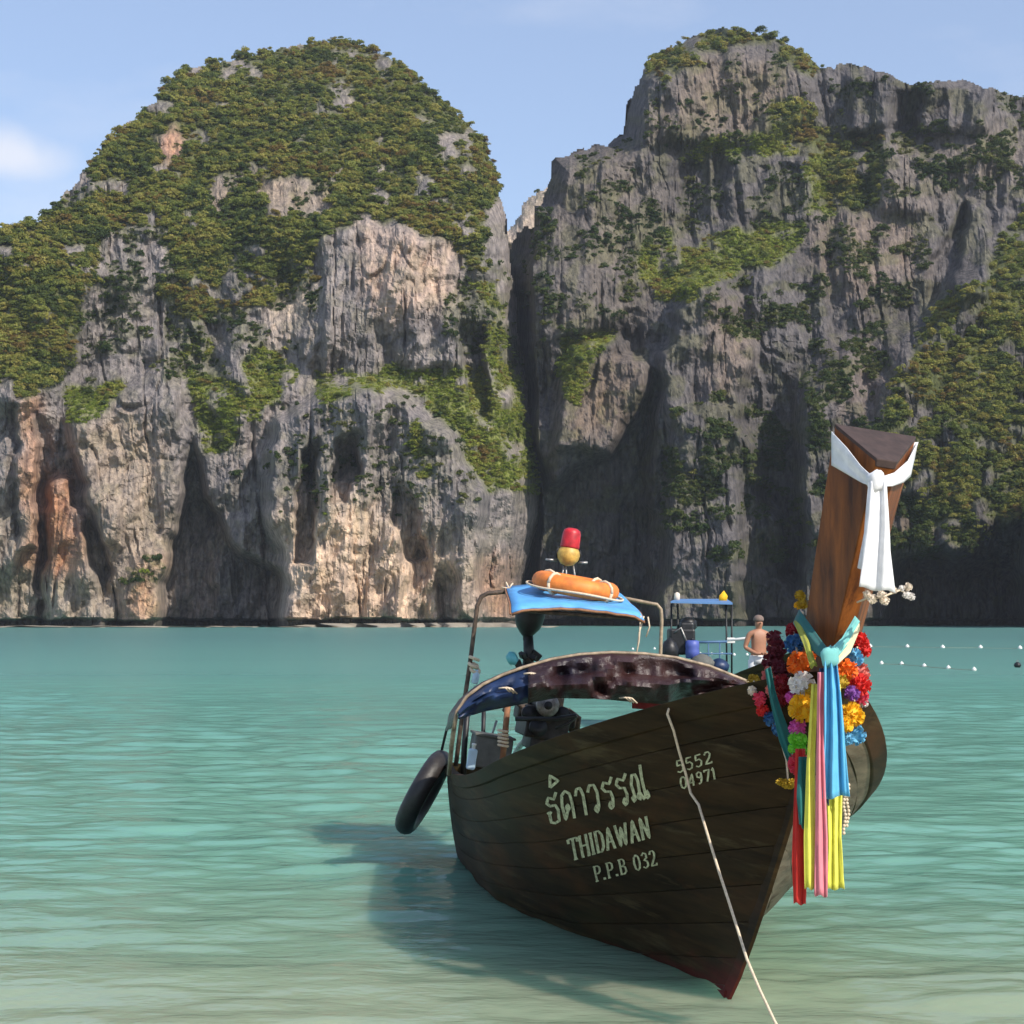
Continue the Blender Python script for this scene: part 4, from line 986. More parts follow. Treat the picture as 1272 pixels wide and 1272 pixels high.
for t in range(49):
    a = 2 * math.pi * t / 48; rr = .45 + .035 * abs(math.sin(2 * (a - .75))); q.append(ctr + Rroof @ Vector((rr * math.cos(a), rr * math.sin(a), -.05 + .01 * math.sin(a * 3))))
bpart(MB().tube(q, .011, 6), 'grab_line', m_rope, lb, ctr - Vector((0, 0, .08)))

# lamp on its little stand behind the lifebuoy
f = bl(700, 727, 6.1); lt = bl(706, 690, 6.1); px = (bl(716, 690, 6.1) - lt).length / 10
lamp = bthing('signal_lamp', f, 'red and yellow signal lamp on thin legs above the lifebuoy', 'lamp')
bpart(MB().lathe(lt, [(px * z[0], px * z[1]) for z in [(2, -13), (8, -11), (13, -5), (14.2, 1), (13, 6), (11, 9), (11, 10)]], 18), 'yellow_globe', m_yel, lamp, f)
bpart(MB().lathe(lt, [(px * z[0], px * z[1]) for z in [(11.6, 9), (12, 11), (11.2, 27), (10, 31), (6, 33.5), (1, 34)]], 18), 'red_cap', m_red, lamp, f)
mb = MB()
for x0, x1 in ((701, 695), (703, 704), (712, 716)): mb.tube([bl(x0, 702, 6.1), bl(x1, 728, 6.1)], .010, 6)
bpart(mb, 'stand_legs', m_steel, lamp, f)['kind'] = 'stuff'
bpart(MB().tube([bl(678, 695, 6.12), bl(692, 696, 6.14)], .013, 6), 'cross_bar', m_steel, lamp, f); bpart(MB().tube([bl(718, 699, 6.14), bl(730, 699, 6.12)], .013, 6), 'cross_bar', m_steel, lamp, f)
for s in (-1, 1):
    mb = MB(); mb.tube([lt + Vector((s * px * 13.5, 0, -px * 6)), lt + Vector((s * px * 15.5, 0, px * 2)), lt + Vector((s * px * 13, 0, px * 9))], .008, 6)
    bpart(mb, 'guard', m_black, lamp, f)

# canopy hoop, its sheet and the bunched curtain under it
YC = 4.15
hoopp = [(563, 905), (567, 884), (580, 865), (600, 850), (625, 838), (650, 829), (685, 819), (720, 813), (760, 810.5), (800, 812), (840, 817), (880, 827), (925, 845), (960, 868), (985, 900)]
HP = [bl(x, y, YC) for x, y in hoopp]
bpart(MB().tube(HP, .015, 8), 'canopy_hoop', m_tanpipe, boat)
sheet = MB(); P = []; rng = random.Random(8)
for i, p in enumerate(HP):
    for j in range(6):
        t = j / 5; P.append(p + Vector((0, .03 + .45 * t, .012 - t * .06 + rng.uniform(-.012, .012) * (0 < j))))
sheet.grid(P, len(HP), 6); bpart(sheet, 'canopy_sheet', m_tarp, boat, solid=.008)
def hoop_x(x):
    for (x0, y0), (x1, y1) in zip(hoopp[:-1], hoopp[1:]):
        if x0 <= x <= x1: return y0 + (y1 - y0) * (x - x0) / (x1 - x0)
    return hoopp[-1][1]
low = [(572, 893), (600, 884), (640, 876), (690, 867), (740, 868), (790, 872), (830, 875), (850, 866), (880, 862), (925, 856), (960, 880)]
def curtain(x0, x1, nx, seed, amp, shrink=1.0, y0=-.02):
    r = np.random.default_rng(seed); P = []; ny = 13
    for i in range(nx):
        x = x0 + (x1 - x0) * i / (nx - 1)
        yt = hoop_x(x) + 1.5; yb = float(np.interp(x, *zip(*low))); yb = yt + (yb - yt) * shrink
        for j in range(ny):
            t = j / (ny - 1)
            belly = math.sin(math.pi * min(1, t * 1.05)) ** 1.0 * .10 * (1 if t < .5 else 1.6)
            cr = amp * (float(vnoise(np.array(x / 26.), np.array(t * 3.0), seed)) - .5) * min(1, t * 4) + amp * .7 * (float(vnoise(np.array(x / 12.), np.array(t * 5.), seed + 2)) - .5) * min(1, t * 3)
            p = bl(x, yt + (yb - yt) * t, YC + y0 - belly + cr); P.append(p)
    return MB().grid(P, nx, ny)
bpart(curtain(656, 962, 110, 4, .24), 'rolled_curtain', m_tarp, boat, solid=.006, sharp=45)
bpart(curtain(569, 662, 40, 9, .13, 1.0, .03), 'rolled_curtain', m_bluetarp, boat, solid=.006, sharp=45)['label'] = 'dark blue rolled curtain at the end of the canopy'
bpart(curtain(785, 850, 26, 15, .06, 1.14, .24), 'curtain_lining', m_redtarp, boat, solid=.006)
for x, y in ((626, 856), (657, 838), (775, 868)):
    mb = MB()
    p = bl(x, y, YC - .08)
    for k in range(3): mb.tube([p + Vector((.03 * k - .05, -.02, .01 * k)), p + Vector((.03 * k, -.05, .015)), p + Vector((.03 * k + .06, -.02, -.02))], .008, 6)
    bpart(mb, 'curtain_tie', m_rope, boat)
# hoop legs and posts round the stern well
def post(pts, r, mat, name='stern_post'): bpart(MB().tube([bl(*p) for p in pts], r, 7), name, mat, boat)
post([(566, 890, 4.3), (561, 925, 4.6), (558, 962, 4.8)], .022, m_tanpipe, 'hoop_leg')
post([(581, 880, 5.7), (577, 925, 5.7), (575, 965, 5.7)], .03, m_black)
post([(601, 880, 5.8), (599, 950, 5.8)], .022, m_black)
post([(632, 860, 5.2), (628, 905, 5.2), (624, 945, 5.2)], .03, m_rust)
post([(617, 895, 5.9), (607, 925, 5.9)], .012, m_steel)
mb = MB()
for k in range(5): mb.torus(bl(625, 908 + k * 4.5, 5.2), .045, .014, 12, 6)
bpart(mb, 'rope_wrap', m_rope, boat)['kind'] = 'stuff'
p = bl(609, 934, 5.5)
bx = bthing('engine_box', p - Vector((0, 0, .15)), 'dark grey box at the stern beside the rusty post', 'box')
bpart(MB().box(p, (.37, .34, .30)), 'case', m_greybox, bx, p - Vector((0, 0, .15)), smooth=False, bevel=.015)
bpart(MB().box(p + Vector((0, 0, .16)), (.40, .37, .025)), 'lid', m_greybox, bx, p - Vector((0, 0, .15)), smooth=False, bevel=.006)
p = bl(586, 943, 5.25)
jug = bthing('plastic_jug', p - Vector((0, 0, .11)), 'small pale blue plastic jug on the stern gunwale', 'jug')
bpart(MB().box(p, (.085, .07, .2)), 'body', m_light, jug, p - Vector((0, 0, .11)), smooth=False, bevel=.02)
bpart(MB().lathe(p + Vector((0, 0, .1)), [(.018, 0), (.018, .03), (.022, .03), (.022, .05)], 10), 'cap', m_white, jug, p - Vector((0, 0, .11)))
# cloths hung on the left post
mb = MB()
for k, (x, y) in enumerate(((589, 818), (588, 826), (590, 832))):
    mb.torus(bl(x, y, 5.98), .045, .018, 12, 6, Euler((.3 * k, .2, 0)).to_matrix())
bpart(mb, 'rope_wrap', m_rope, boat)['kind'] = 'stuff'
p = bl(591, 841, 5.95); bsolo(MB().lathe(p, [(.02, -.07), (.036, -.06), (.036, .03), (.015, .055), (.015, .075)], 12), 'water_bottle', m_light, p - Vector((0, 0, .07)), 'pale blue bottle tied to the left roof post', 'bottle')

# --- engine on its pivot, with the funnel-shaped intake above
eb = bl(676, 925, 5.35)
eng = bthing('boat_engine', eb, 'greasy black car engine with grey pulley mounted at the stern', 'engine')
e = MB(); ce = bl(674, 897, 5.4)
e.box(ce, (.42, .62, .30)); e.box(ce + Vector((0, .02, .21)), (.26, .56, .14)); e.box(ce + Vector((.01, 0, -.2)), (.28, .5, .14)); e.box(ce + Vector((-.2, .1, .08)), (.12, .3, .16)); e.box(ce + Vector((.24, -.05, .05)), (.10, .26, .12))
bpart(e, 'engine_block', m_engine, eng, eb, smooth=False, bevel=.02)
pc = bl(680, 876, 5.0)
Rp = Euler((math.radians(90), 0, 0)).to_matrix()
pl = bpart(MB().lathe(pc, [(.0, -.03), (.105, -.03), (.11, -.02), (.095, 0), (.11, .02), (.105, .03), (.0, .03)], 26, Rp), 'pulley', m_steel, eng, eb)
bpart(MB().lathe(pc + Vector((0, -.035, 0)), [(.0, -.012), (.035, -.012), (.04, .01), (0, .012)], 14, Rp), 'hub', m_black, pl, eb)
for dx, dz, r in ((-.16, -.10, .07), (.16, -.05, .06), (-.05, -.22, .085)):
    bpart(MB().lathe(pc + Vector((dx, .03, dz)), [(.0, -.03), (r, -.03), (r * .85, 0), (r, .03), (0, .03)], 20, Rp), 'pulley', m_black, eng, eb)
mb = MB()
for k in range(4): mb.tube([ce + Vector((.18, -.25 + .15 * k, .16)), ce + Vector((.30, -.25 + .15 * k, .10)), ce + Vector((.31, -.2 + .15 * k, -.05))], .025, 7)
mb.tube([ce + Vector((-.2, -.2, .1)), ce + Vector((-.33, -.1, .16)), ce + Vector((-.36, .2, .05))], .022, 7)
bpart(mb, 'exhaust_manifold', m_pipe, eng, eb)['kind'] = 'stuff'
bpart(MB().tube([bl(640, 893, 4.95), bl(690, 893, 4.85), bl(716, 889, 4.8)], .022, 8).tube([bl(690, 905, 4.9), bl(706, 899, 4.85), bl(716, 889, 4.8)], .016, 7), 'tiller_handle', m_black, eng, eb)
bpart(MB().tube([eb + Vector((0, .1, -.05)), ce + Vector((0, .1, -.25))], .06, 10), 'pivot_post', m_black, eng, eb)
bpart(MB().tube([ce + Vector((0, .3, -.05)), ce + Vector((.05, 1.4, -.35)), ce + Vector((.1, 3.4, -1.15))], .03, 8), 'propeller_shaft', m_steel, eng, eb)
fb = bl(656, 838, 5.6); ft = bl(657, 772, 5.6); k = (bl(667, 772, 5.6) - ft).length / 10
fun = bthing('exhaust_funnel', fb, 'black bell-shaped funnel on a dark pipe under the blue roof', 'funnel')
bpart(MB().lathe(ft, [(k * r, k * z) for r, z in [(3.5, -24), (4.5, -19), (9, -15), (14.5, -8), (17.5, 0), (18.5, 8), (18.5, 17), (16, 18)]], 22), 'bell', m_black, fun, fb)
bpart(MB().tube([bl(656, 790, 5.6), bl(657, 812, 5.6), bl(655, 838, 5.6), bl(660, 880, 5.5)], [.05, .055, .06, .06], 10), 'pipe', m_engine, fun, fb)
mb = MB(); rng = random.Random(4)
for j in range(7):
    q = bl(655 + rng.uniform(-12, 14), 822 + rng.uniform(-10, 12), 5.55 + rng.uniform(-.1, .1)); mb.box(q, (rng.uniform(.05, .12), .08, rng.uniform(.04, .1)), Euler((rng.random(), rng.random(), rng.random())).to_matrix())
bpart(mb, 'clamps', m_engine, fun, fb, smooth=False, bevel=.008)['kind'] = 'stuff'
p = bl(636, 818, 5.5); bsolo(MB().lathe(p, [(.01, -.03), (.05, -.04), (.075, .01), (.05, .045), (.01, .05)], 14, Euler((.4, .9, 0)).to_matrix()), 'plastic_float', simple_mat('turquoise_plastic', (.12, .42, .46), .5, .1), p, 'small turquoise float beside the black funnel pipe', 'float')

# --- old tyre hung over the quarter as a fender
tcn = bl(526, 984, 6.1); ax = Vector((.91, -.25, -.33)).normalized(); Rt = ax.to_track_quat('Z', 'Y').to_matrix()
ty = bthing('tyre_fender', tcn - Vector((0, 0, .4)), 'black old tyre hanging by a rope from the left stern corner', 'tyre')
T = MB(); prof = []
for j in range(14):
    b_ = 2 * math.pi * j / 14; prof.append((.092 * math.cos(b_), .10 * math.sin(b_)))
rings = []
for i in range(41):
    a = 2 * math.pi * i / 40
    rings.append([tcn + Rt @ Vector(((.37 + r) * math.cos(a), (.37 + r) * math.sin(a), z)) for r, z in prof])
T.loft(rings, caps=False); bpart(T, 'casing', m_rubber, ty, tcn - Vector((0, 0, .4)))
bpart(MB().tube([bl(566, 880, 5.97), bl(555, 905, 6.05), bl(548, 935, 6.1)], .014, 6), 'rope', m_black, ty, tcn - Vector((0, 0, .4)))

# --- mooring rope from the bow
pts = [(835, 868, 0), (832, 874, .03), (834, 884, .03), (840, 905, .015), (846, 930, .012), (855, 960, .012), (862, 983, .02)]
q = []
for x, y, l in pts[1:]: q.append(on_hull(x, y, l + .012))
q = [k for k in q if k is not None]
q = [q[0] + Vector((.06, .04, .05)), q[0] + Vector((.01, .01, .045))] + q
last = q[-1]; yl = last.y
for k, (x, y) in enumerate([(868, 1000), (880, 1040), (893, 1082), (906, 1122), (918, 1160), (928, 1192), (944, 1230), (962, 1268), (985, 1310)]):
    q.append(bl(x, y, yl - .16 - .17 * k))
mb = MB().tube(q, .0085, 7)
bsolo(mb, 'mooring_rope', m_rope, q[0], 'thin pale mooring rope running from the bow gunwale to the beach', 'rope')

# ================================================================== CLOTHS AND GARLANDS ON THE PROW
def cloth_mat(name, col, trans=.25): return simple_mat(name, col, 0.85, 0.10, 12, bump=.12, sheen=.2, trans=trans)
c_white = cloth_mat('white_cloth', (0.86, 0.86, 0.87)); c_blue = cloth_mat('sky_blue_cloth', (0.14, 0.54, 0.82)); c_yel = cloth_mat('lemon_cloth', (0.86, 0.84, 0.12)); c_pink = cloth_mat('pink_cloth', (0.86, 0.29, 0.35))
c_red = cloth_mat('red_cloth', (0.66, 0.03, 0.02)); c_teal = cloth_mat('teal_cloth', (0.015, 0.16, 0.15)); c_aqua = cloth_mat('aqua_cloth', (0.22, 0.60, 0.58)); c_navy = cloth_mat('navy_cloth', (0.03, 0.05, 0.14))
def cloth(rows, na=13, folds=2.5, amp=.014, seed=0, nsub=6):
    """rows: (x_left, y_left, x_right, y_right, station) in photo pixels; corrugated across"""
    R_ = []
    for a, b_ in zip(rows[:-1], rows[1:]):
        for k in range(nsub): R_.append([p + (q - p) * k / nsub for p, q in zip(a, b_)])
    R_.append(list(rows[-1])); P = []; n = len(R_)
    for i, (xl, yl_, xr, yr, d) in enumerate(R_):
        t = i / (n - 1)
        for j in range(na):
            s = j / (na - 1); ph = seed + .9 * math.sin(3.1 * t + seed)
            w = amp * (math.sin(2 * math.pi * folds * s + ph) + .5 * math.sin(2 * math.pi * folds * 2.3 * s + 2 * ph + 2 * t))
            wob = .9 * math.sin(5 * t + s * 2 + seed)
            P.append(bl(xl + (xr - xl) * s + wob * t, yl_ + (yr - yl_) * s + 1.5 * t * math.sin(9 * s + seed), d + w))
    return MB().grid(P, n, na)
def btie(name, parts, base, label, group=None, cat='cloth'):
    e = bthing(name, base, label, cat, group)
    for mb, nm, m in parts: bpart(mb, nm, m, e, base, solid=.004)
    return e
knot = bl(1088, 598, -1.70)
def knot_mb(c, r, seed):
    k = MB(); V = []; n = 10
    for i in range(n + 1):
        for j in range(16):
            th = math.pi * i / n; ph = 2 * math.pi * j / 16; rr = r * (1 + .12 * math.sin(3 * ph + seed) + .1 * math.sin(4 * th + ph))
            V.append(c + Vector((rr * math.sin(th) * math.cos(ph), rr * .8 * math.sin(th) * math.sin(ph), rr * 1.1 * math.cos(th))))
    Fq = [(i * 16 + j, (i + 1) * 16 + j, (i + 1) * 16 + (j + 1) % 16, i * 16 + (j + 1) % 16) for i in range(n) for j in range(16)]
    return k.add(V, Fq)
b1 = cloth([(1033, 536, 1033, 578, -1.235), (1052, 556, 1054, 590, -1.42), (1070, 578, 1072, 601, -1.57), (1086, 592, 1086, 606, -1.695)], 9, 1.5, .007, 1)
b2 = cloth([(1140, 549, 1131, 592, -1.13), (1128, 572, 1122, 600, -1.36), (1112, 586, 1108, 605, -1.60), (1092, 592, 1092, 606, -1.70)], 9, 1.5, .007, 2)
b3 = cloth([(1033, 536, 1033, 578, -1.225), (1085, 552, 1088, 596, -1.04), (1140, 549, 1131, 592, -1.12)], 7, 1, .004, 3)
t1 = cloth([(1079, 597, 1101, 597, -1.71), (1076, 630, 1103, 632, -1.73), (1072, 680, 1106, 684, -1.73), (1067, 730, 1113, 736, -1.72)], 21, 1.35, .014, 4, 8)
t2 = cloth([(1080, 597, 1100, 597, -1.69), (1075, 650, 1103, 652, -1.69), (1066, 706, 1105, 708, -1.68)], 15, 1.2, .010, 6, 8)
btie('prow_scarf', [(b1, 'band', c_white), (b2, 'band', c_white), (b3, 'band', c_white), (t1, 'tail', c_white), (t2, 'tail', c_white), (knot_mb(knot, .052, 1), 'knot', c_white)], bl(1088, 735, -1.7), 'white scarf knotted round the top of the prow with a long tail', cat='scarf')

btie('prow_scarf', [(cloth([(993, 757, 985, 774, -.86), (1013, 784, 1003, 802, -1.12), (1030, 806, 1024, 823, -1.38)], 9, 1, .01, 1), 'band', c_teal),
                   (cloth([(1062, 765, 1068, 772, -1.28), (1046, 792, 1054, 800, -1.33), (1028, 808, 1036, 822, -1.39)], 9, 1, .01, 2), 'band', c_aqua),
                   (cloth([(1067, 772, 1068, 782, -1.27), (1052, 797, 1056, 810, -1.32), (1036, 816, 1038, 828, -1.37)], 7, 1, .006, 4), 'lining', cloth_mat('cream_cloth', (.78, .74, .50))),
                   (cloth([(1024, 812, 1038, 812, -1.40), (1024, 860, 1044, 860, -1.44), (1024, 920, 1050, 920, -1.46), (1022, 993, 1056, 988, -1.46)], 23, 1.9, .024, 5, 9), 'tail', c_blue),
                   (knot_mb(bl(1030, 816, -1.41), .05, 3), 'knot', c_aqua)], bl(1035, 990, -1.45), 'sky blue scarf tied below the prow with wide hanging tails', cat='scarf')
G1 = 'ribbons hanging from the prow'
btie('ribbon', [(cloth([(1008, 850, 1016, 850, -1.36), (1002, 950, 1012, 950, -1.42), (999, 1040, 1012, 1040, -1.44), (999, 1103, 1011, 1105, -1.44)], 9, 1.2, .010, 2, 8), 'strip', c_yel)], bl(1005, 1104, -1.3), 'narrow lemon yellow ribbon hanging left of the pink one', G1, 'ribbon')
btie('ribbon', [(cloth([(1016, 835, 1024, 835, -1.42), (1014, 930, 1024, 930, -1.46), (1013, 1040, 1028, 1040, -1.47), (1012, 1112, 1027, 1114, -1.47)], 11, 1.6, .012, 7, 8), 'strip', c_pink)], bl(1018, 1112, -1.37), 'pink ribbon hanging in the middle below the prow', G1, 'ribbon')
btie('ribbon', [(cloth([(1026, 850, 1044, 850, -1.33), (1026, 960, 1046, 960, -1.34), (1028, 1040, 1045, 1040, -1.42), (1028, 1105, 1050, 1104, -1.43)], 15, 2.2, .012, 4, 8), 'strip', c_yel)], bl(1039, 1105, -1.36), 'broad lemon yellow ribbon showing below the blue scarf', G1, 'ribbon')
btie('ribbon', [(cloth([(988, 930, 1000, 930, -1.26), (986, 1010, 1002, 1010, -1.36), (984, 1070, 1002, 1070, -1.38), (985, 1122, 1001, 1124, -1.38)], 11, 1.4, .012, 9, 8), 'strip', c_red)], bl(994, 1122, -1.2), 'red ribbon hanging lowest beside the stem', G1, 'ribbon')
btie('ribbon', [(cloth([(992, 940, 1004, 940, -1.32), (990, 990, 1003, 990, -1.40), (992, 1024, 1001, 1032, -1.41)], 9, 1.2, .010, 3, 6), 'strip', c_teal)], bl(997, 1030, -1.25), 'short dark teal ribbon over the red one', G1, 'ribbon')
btie('ribbon', [(cloth([(1018, 830, 1026, 830, -1.39), (1022, 930, 1030, 930, -1.40), (1020, 985, 1030, 1000, -1.40)], 9, 1.2, .010, 5, 6), 'strip', c_navy)], bl(1025, 1000, -1.4), 'narrow navy blue ribbon along the left edge of the blue scarf', G1, 'ribbon')
btie('ribbon', [(cloth([(950, 832, 957, 828, -.95), (955, 862, 963, 858, -.97), (961, 888, 971, 884, -1.0), (968, 918, 982, 914, -1.03), (978, 945, 985, 942, -1.06)], 9, 1.2, .012, 8, 6), 'strip', c_teal)], bl(975, 948, -.8), 'dark teal ribbon looped along the bow left of the flowers', G1, 'ribbon')
btie('ribbon', [(cloth([(986, 772, 993, 768, -.88), (998, 802, 1006, 798, -1.15), (1008, 830, 1015, 826, -1.3)], 7, 1, .006, 6, 6), 'strip', cloth_mat('olive_cloth', (.42, .44, .06)))], bl(1010, 825, -1.2), 'narrow olive yellow ribbon crossing the left side of the prow base', G1, 'ribbon')

def fmat(n, col): return simple_mat(n, col, 0.7, 0.12, 14, bump=.1, trans=.2)
FM = dict(red=fmat('red_petals', (.72, .03, .025)), orange=fmat('orange_petals', (.86, .19, .015)), yellow=fmat('yellow_petals', (.88, .50, .015)), white=fmat('white_petals', (.82, .78, .74)), blue=fmat('blue_petals', (.16, .46, .68)),
          dblue=fmat('deep_blue_petals', (.04, .15, .36)), pink=fmat('pink_petals', (.80, .07, .14)), magenta=fmat('magenta_petals', (.68, .10, .42)), lime=fmat('lime_petals', (.27, .74, .07)), purple=fmat('purple_petals', (.22, .07, .34)),
          maroon=fmat('maroon_tinsel', (.16, .018, .03)), gold=fmat('gold_petals', (.50, .32, .02)), cream=fmat('cream_petals', (.80, .70, .58)), dred=fmat('dark_red_petals', (.28, .01, .02)), salmon=fmat('salmon_petals', (.75, .22, .18)))
def flower(c, r, mat, parent, base, seed, sy=1.0, petals=64, name='flower'):
    g = np.random.default_rng(seed); mb = MB(); c = Vector(c); V = []; Fq = []
    nlat, nlon = 6, 10                                             # solid heart of the pom-pom
    for i in range(nlat + 1):
        for j in range(nlon):
            th = math.pi * i / nlat; ph = 2 * math.pi * j / nlon; rr = r * .72
            V.append(c + Vector((rr * math.sin(th) * math.cos(ph), rr * math.sin(th) * math.sin(ph), rr * sy * math.cos(th))))
    for i in range(nlat):
        for j in range(nlon): Fq.append((i * nlon + j, (i + 1) * nlon + j, (i + 1) * nlon + (j + 1) % nlon, i * nlon + (j + 1) % nlon))
    for k in range(petals):                                        # ruffled petals
        z = 1 - 2 * (k + .5) / petals; ph = k * 2.39996; d = Vector((math.sqrt(1 - z * z) * math.cos(ph), math.sqrt(1 - z * z) * math.sin(ph), z))
        n = (d + Vector(g.normal(size=3)) * .28).normalized(); t = n.cross(Vector(g.normal(size=3))).normalized(); s = r * g.uniform(.15, .25); l = r * g.uniform(.9, 1.15)
        b0 = c + Vector((n.x, n.y, n.z * sy)) * r * .55; e0 = c + Vector((n.x, n.y, n.z * sy)) * l; u = n.cross(t); kk = len(V)
        V += [b0 - t * s * .5, b0 + t * s * .5, e0 + t * s + u * s * .35, e0 + n * s * .25 - u * s * .2, e0 - t * s + u * s * .35]
        Fq.append((kk, kk + 1, kk + 2, kk + 3, kk + 4))
    mb.add(V, Fq); return mb.build(name, mat, parent, off=base)
def garland(items, base, label, cord=None, seed=0):
    e = bthing('flower_garland', base, label, 'garland', 'garlands round the prow')
    for k, it in enumerate(items):
        x, y, r, col, d = it[:5]; sy = it[5] if len(it) > 5 else 1.0
        hit = on_hull(x, y)
        if hit is not None: d = min(d, hit.y - .05)      # lies on the planks, not inside them
        r = r * .92; c = bl(x, y, d); rm = (bl(x + 10, y, d) - c).length / 10 * r
        flower(c, rm, FM[col], e, base, seed + k, sy, 130 if r > 11 else 84)
    if cord: bpart(MB().tube([bl(x, y, min(d, on_hull(x, y).y - .02) if on_hull(x, y) else d) for x, y, d in cord], .006, 6), 'cord', m_rope, e, base)
    return e
garland([(986, 783, 11, 'dred', -.82), (987, 800, 12, 'dblue', -.90), (992, 824, 15, 'orange', -1.02), (1004, 818, 10, 'orange', -1.12), (996, 850, 16, 'white', -1.10), (984, 866, 9, 'magenta', -1.05), (999, 880, 19, 'yellow', -1.15), (1009, 858, 9, 'gold', -1.18),
         (991, 904, 11, 'magenta', -1.13), (991, 918, 12, 'lime', -1.14, .7), (991, 931, 12, 'lime', -1.14, .7), (993, 949, 14, 'pink', -1.15), (996, 958, 10, 'red', -1.15)], bl(993, 960, -1.15),
        'garland of orange, white, yellow and lime flowers on the left of the blue scarf', [(986, 783, -.84), (992, 824, -1.02), (996, 850, -1.1), (999, 880, -1.15), (991, 930, -1.12), (993, 950, -1.12)], 400)
garland([(1067, 797, 12, 'red', -.98), (1074, 808, 9, 'red', -.92), (1060, 817, 12, 'blue', -1.10), (1052, 832, 13, 'orange', -1.20), (1070, 834, 11, 'salmon', -1.05), (1068, 850, 14, 'red', -1.12), (1045, 847, 9, 'gold', -1.26), (1058, 861, 10, 'purple', -1.2), (1070, 866, 10, 'pink', -1.1),
         (1072, 872, 7, 'white', -1.08), (1057, 888, 16, 'yellow', -1.2), (1050, 900, 10, 'yellow', -1.26), (1062, 912, 13, 'blue', -1.18), (1052, 917, 9, 'blue', -1.24)], bl(1062, 915, -1.18),
        'garland of red, blue and yellow flowers on the right of the blue scarf', [(1067, 797, -.98), (1060, 820, -1.1), (1066, 850, -1.1), (1057, 888, -1.18), (1062, 912, -1.16)], 460)
garland([(962, 792, 10, 'maroon', -.45), (965, 806, 12, 'maroon', -.5), (960, 822, 13, 'maroon', -.5), (970, 832, 12, 'maroon', -.58), (959, 840, 13, 'salmon', -.55), (972, 850, 12, 'dred', -.64), (961, 857, 10, 'salmon', -.6), (975, 866, 11, 'dred', -.7), (966, 873, 8, 'maroon', -.66)], bl(966, 872, -.65),
        'maroon and salmon tinsel garland against the bow planks', None, 520)
garland([(936, 845, 8, 'gold', -.20), (934, 858, 6, 'cream', -.18), (944, 868, 9, 'pink', -.3), (947, 882, 8, 'red', -.34), (957, 893, 9, 'dblue', -.44), (966, 906, 8, 'dblue', -.55), (979, 974, 9, 'gold', -.95, .7), (972, 972, 8, 'gold', -.92, .6), (987, 972, 8, 'gold', -1.0, .6)], bl(979, 978, -.95),
        'small faded garland looped low over the bow ending in a gold rosette', [(936, 845, -.2), (945, 870, -.3), (957, 893, -.44), (968, 915, -.6), (977, 945, -.85), (979, 972, -.95)], 560)
garland([(994, 740, 7, 'gold', -.75), (997, 750, 7, 'gold', -.78), (991, 752, 5, 'yellow', -.76)], bl(994, 753, -.76), 'tiny yellow flowers at the back of the prow above the scarf', None, 600)
garland([(1077, 738, 5, 'cream', -1.55), (1084, 744, 6, 'cream', -1.58), (1095, 739, 6, 'cream', -1.6), (1099, 746, 6, 'cream', -1.6), (1110, 733, 5, 'cream', -1.55), (1120, 731, 4, 'white', -1.5), (1126, 739, 5, 'white', -1.5), (1132, 741, 5, 'white', -1.48), (1128, 729, 5, 'cream', -1.5)], bl(1095, 748, -1.6),
        'sprig of pale cream flowers poking out below the white scarf', [(1065, 748, -1.35), (1080, 742, -1.55), (1100, 740, -1.6), (1118, 733, -1.5), (1132, 740, -1.48)], 620)
nets = bthing('bead_tassel', bl(1050, 1040, -1.2), 'pale bead tassel hanging beside the broad yellow ribbon', 'tassel')
for k in range(2):
    mb = MB(); x = 1049 + k * 4
    for j in range(14 - 2 * (k % 2)):
        mb.lathe(bl(x + 1.2 * math.sin(j * .9 + k), 975 + j * 4.6, -1.22 + .02 * k), [(.002, -.011), (.009, -.006), (.011, 0), (.009, .006), (.002, .011)], 6)
    bpart(mb, 'bead_string', m_rope, nets, bl(1050, 1040, -1.2))['kind'] = 'stuff'

# ================================================================== SECOND BOAT, PEOPLE, BUOYS
B2 = on_water(1000, 767 + CAM_H * FPX / 29.0); HEAD2 = math.radians(10.8)
boat2 = empty('longtail_boat', B2, (0, math.radians(2), HEAD2)); boat2.scale = (.93, .93, .93)
tag(boat2, 'second longtail boat farther out with a flat blue roof behind the big one', 'boat')
make_hull(boat2, m_hull, m_rail, m_inner, planks=False)
M2 = Matrix.Translation(B2) @ Euler((0, math.radians(2), HEAD2)).to_matrix().to_4x4() @ Matrix.Scale(.93, 4); I2 = M2.inverted()
def b2(x, y, Y): return I2 @ at(x, y, Y)
pr2 = [[Vector((s * w, y, z)) for s, y in ((-1, y0 + .35), (-.35, y0), (.35, y0), (1, y0 + .35))] for w, y0, z in ((.10, -1.05, 1.7), (.12, -1.15, 2.1), (.16, -1.35, 2.7), (.2, -1.5, 3.2))]
MB().loft(pr2).build('prow', m_prow, boat2, sharp=25)
c = [b2(833, 749, 34), b2(910, 751, 34), b2(903, 746, 35.6), b2(840, 746, 35.6)]
MB().loft([c, [p + Vector((0, 0, .04)) for p in c]]).build('blue_roof', simple_mat('faded_blue_roof', (.09, .20, .40), .6, .1, 3), boat2, smooth=False)
for x0, x1, yb in ((909, 909, 850), (834, 834, 850), (842, 842, 850), (902, 903, 850)):
    MB().tube([b2(x0, 750, 34.3), b2(x1, yb, 34.3)], .022, 6).build('roof_post', m_black, boat2)
m_brail = simple_mat('blue_rail', (.06, .13, .25), .6, .1)
MB().tube([b2(850, 798, 34.2), b2(909, 797, 34.2)], .03, 6).build('side_rail', m_brail, boat2); MB().tube([b2(850, 812, 34.2), b2(909, 812, 34.2)], .018, 6).build('side_rail', m_brail, boat2)
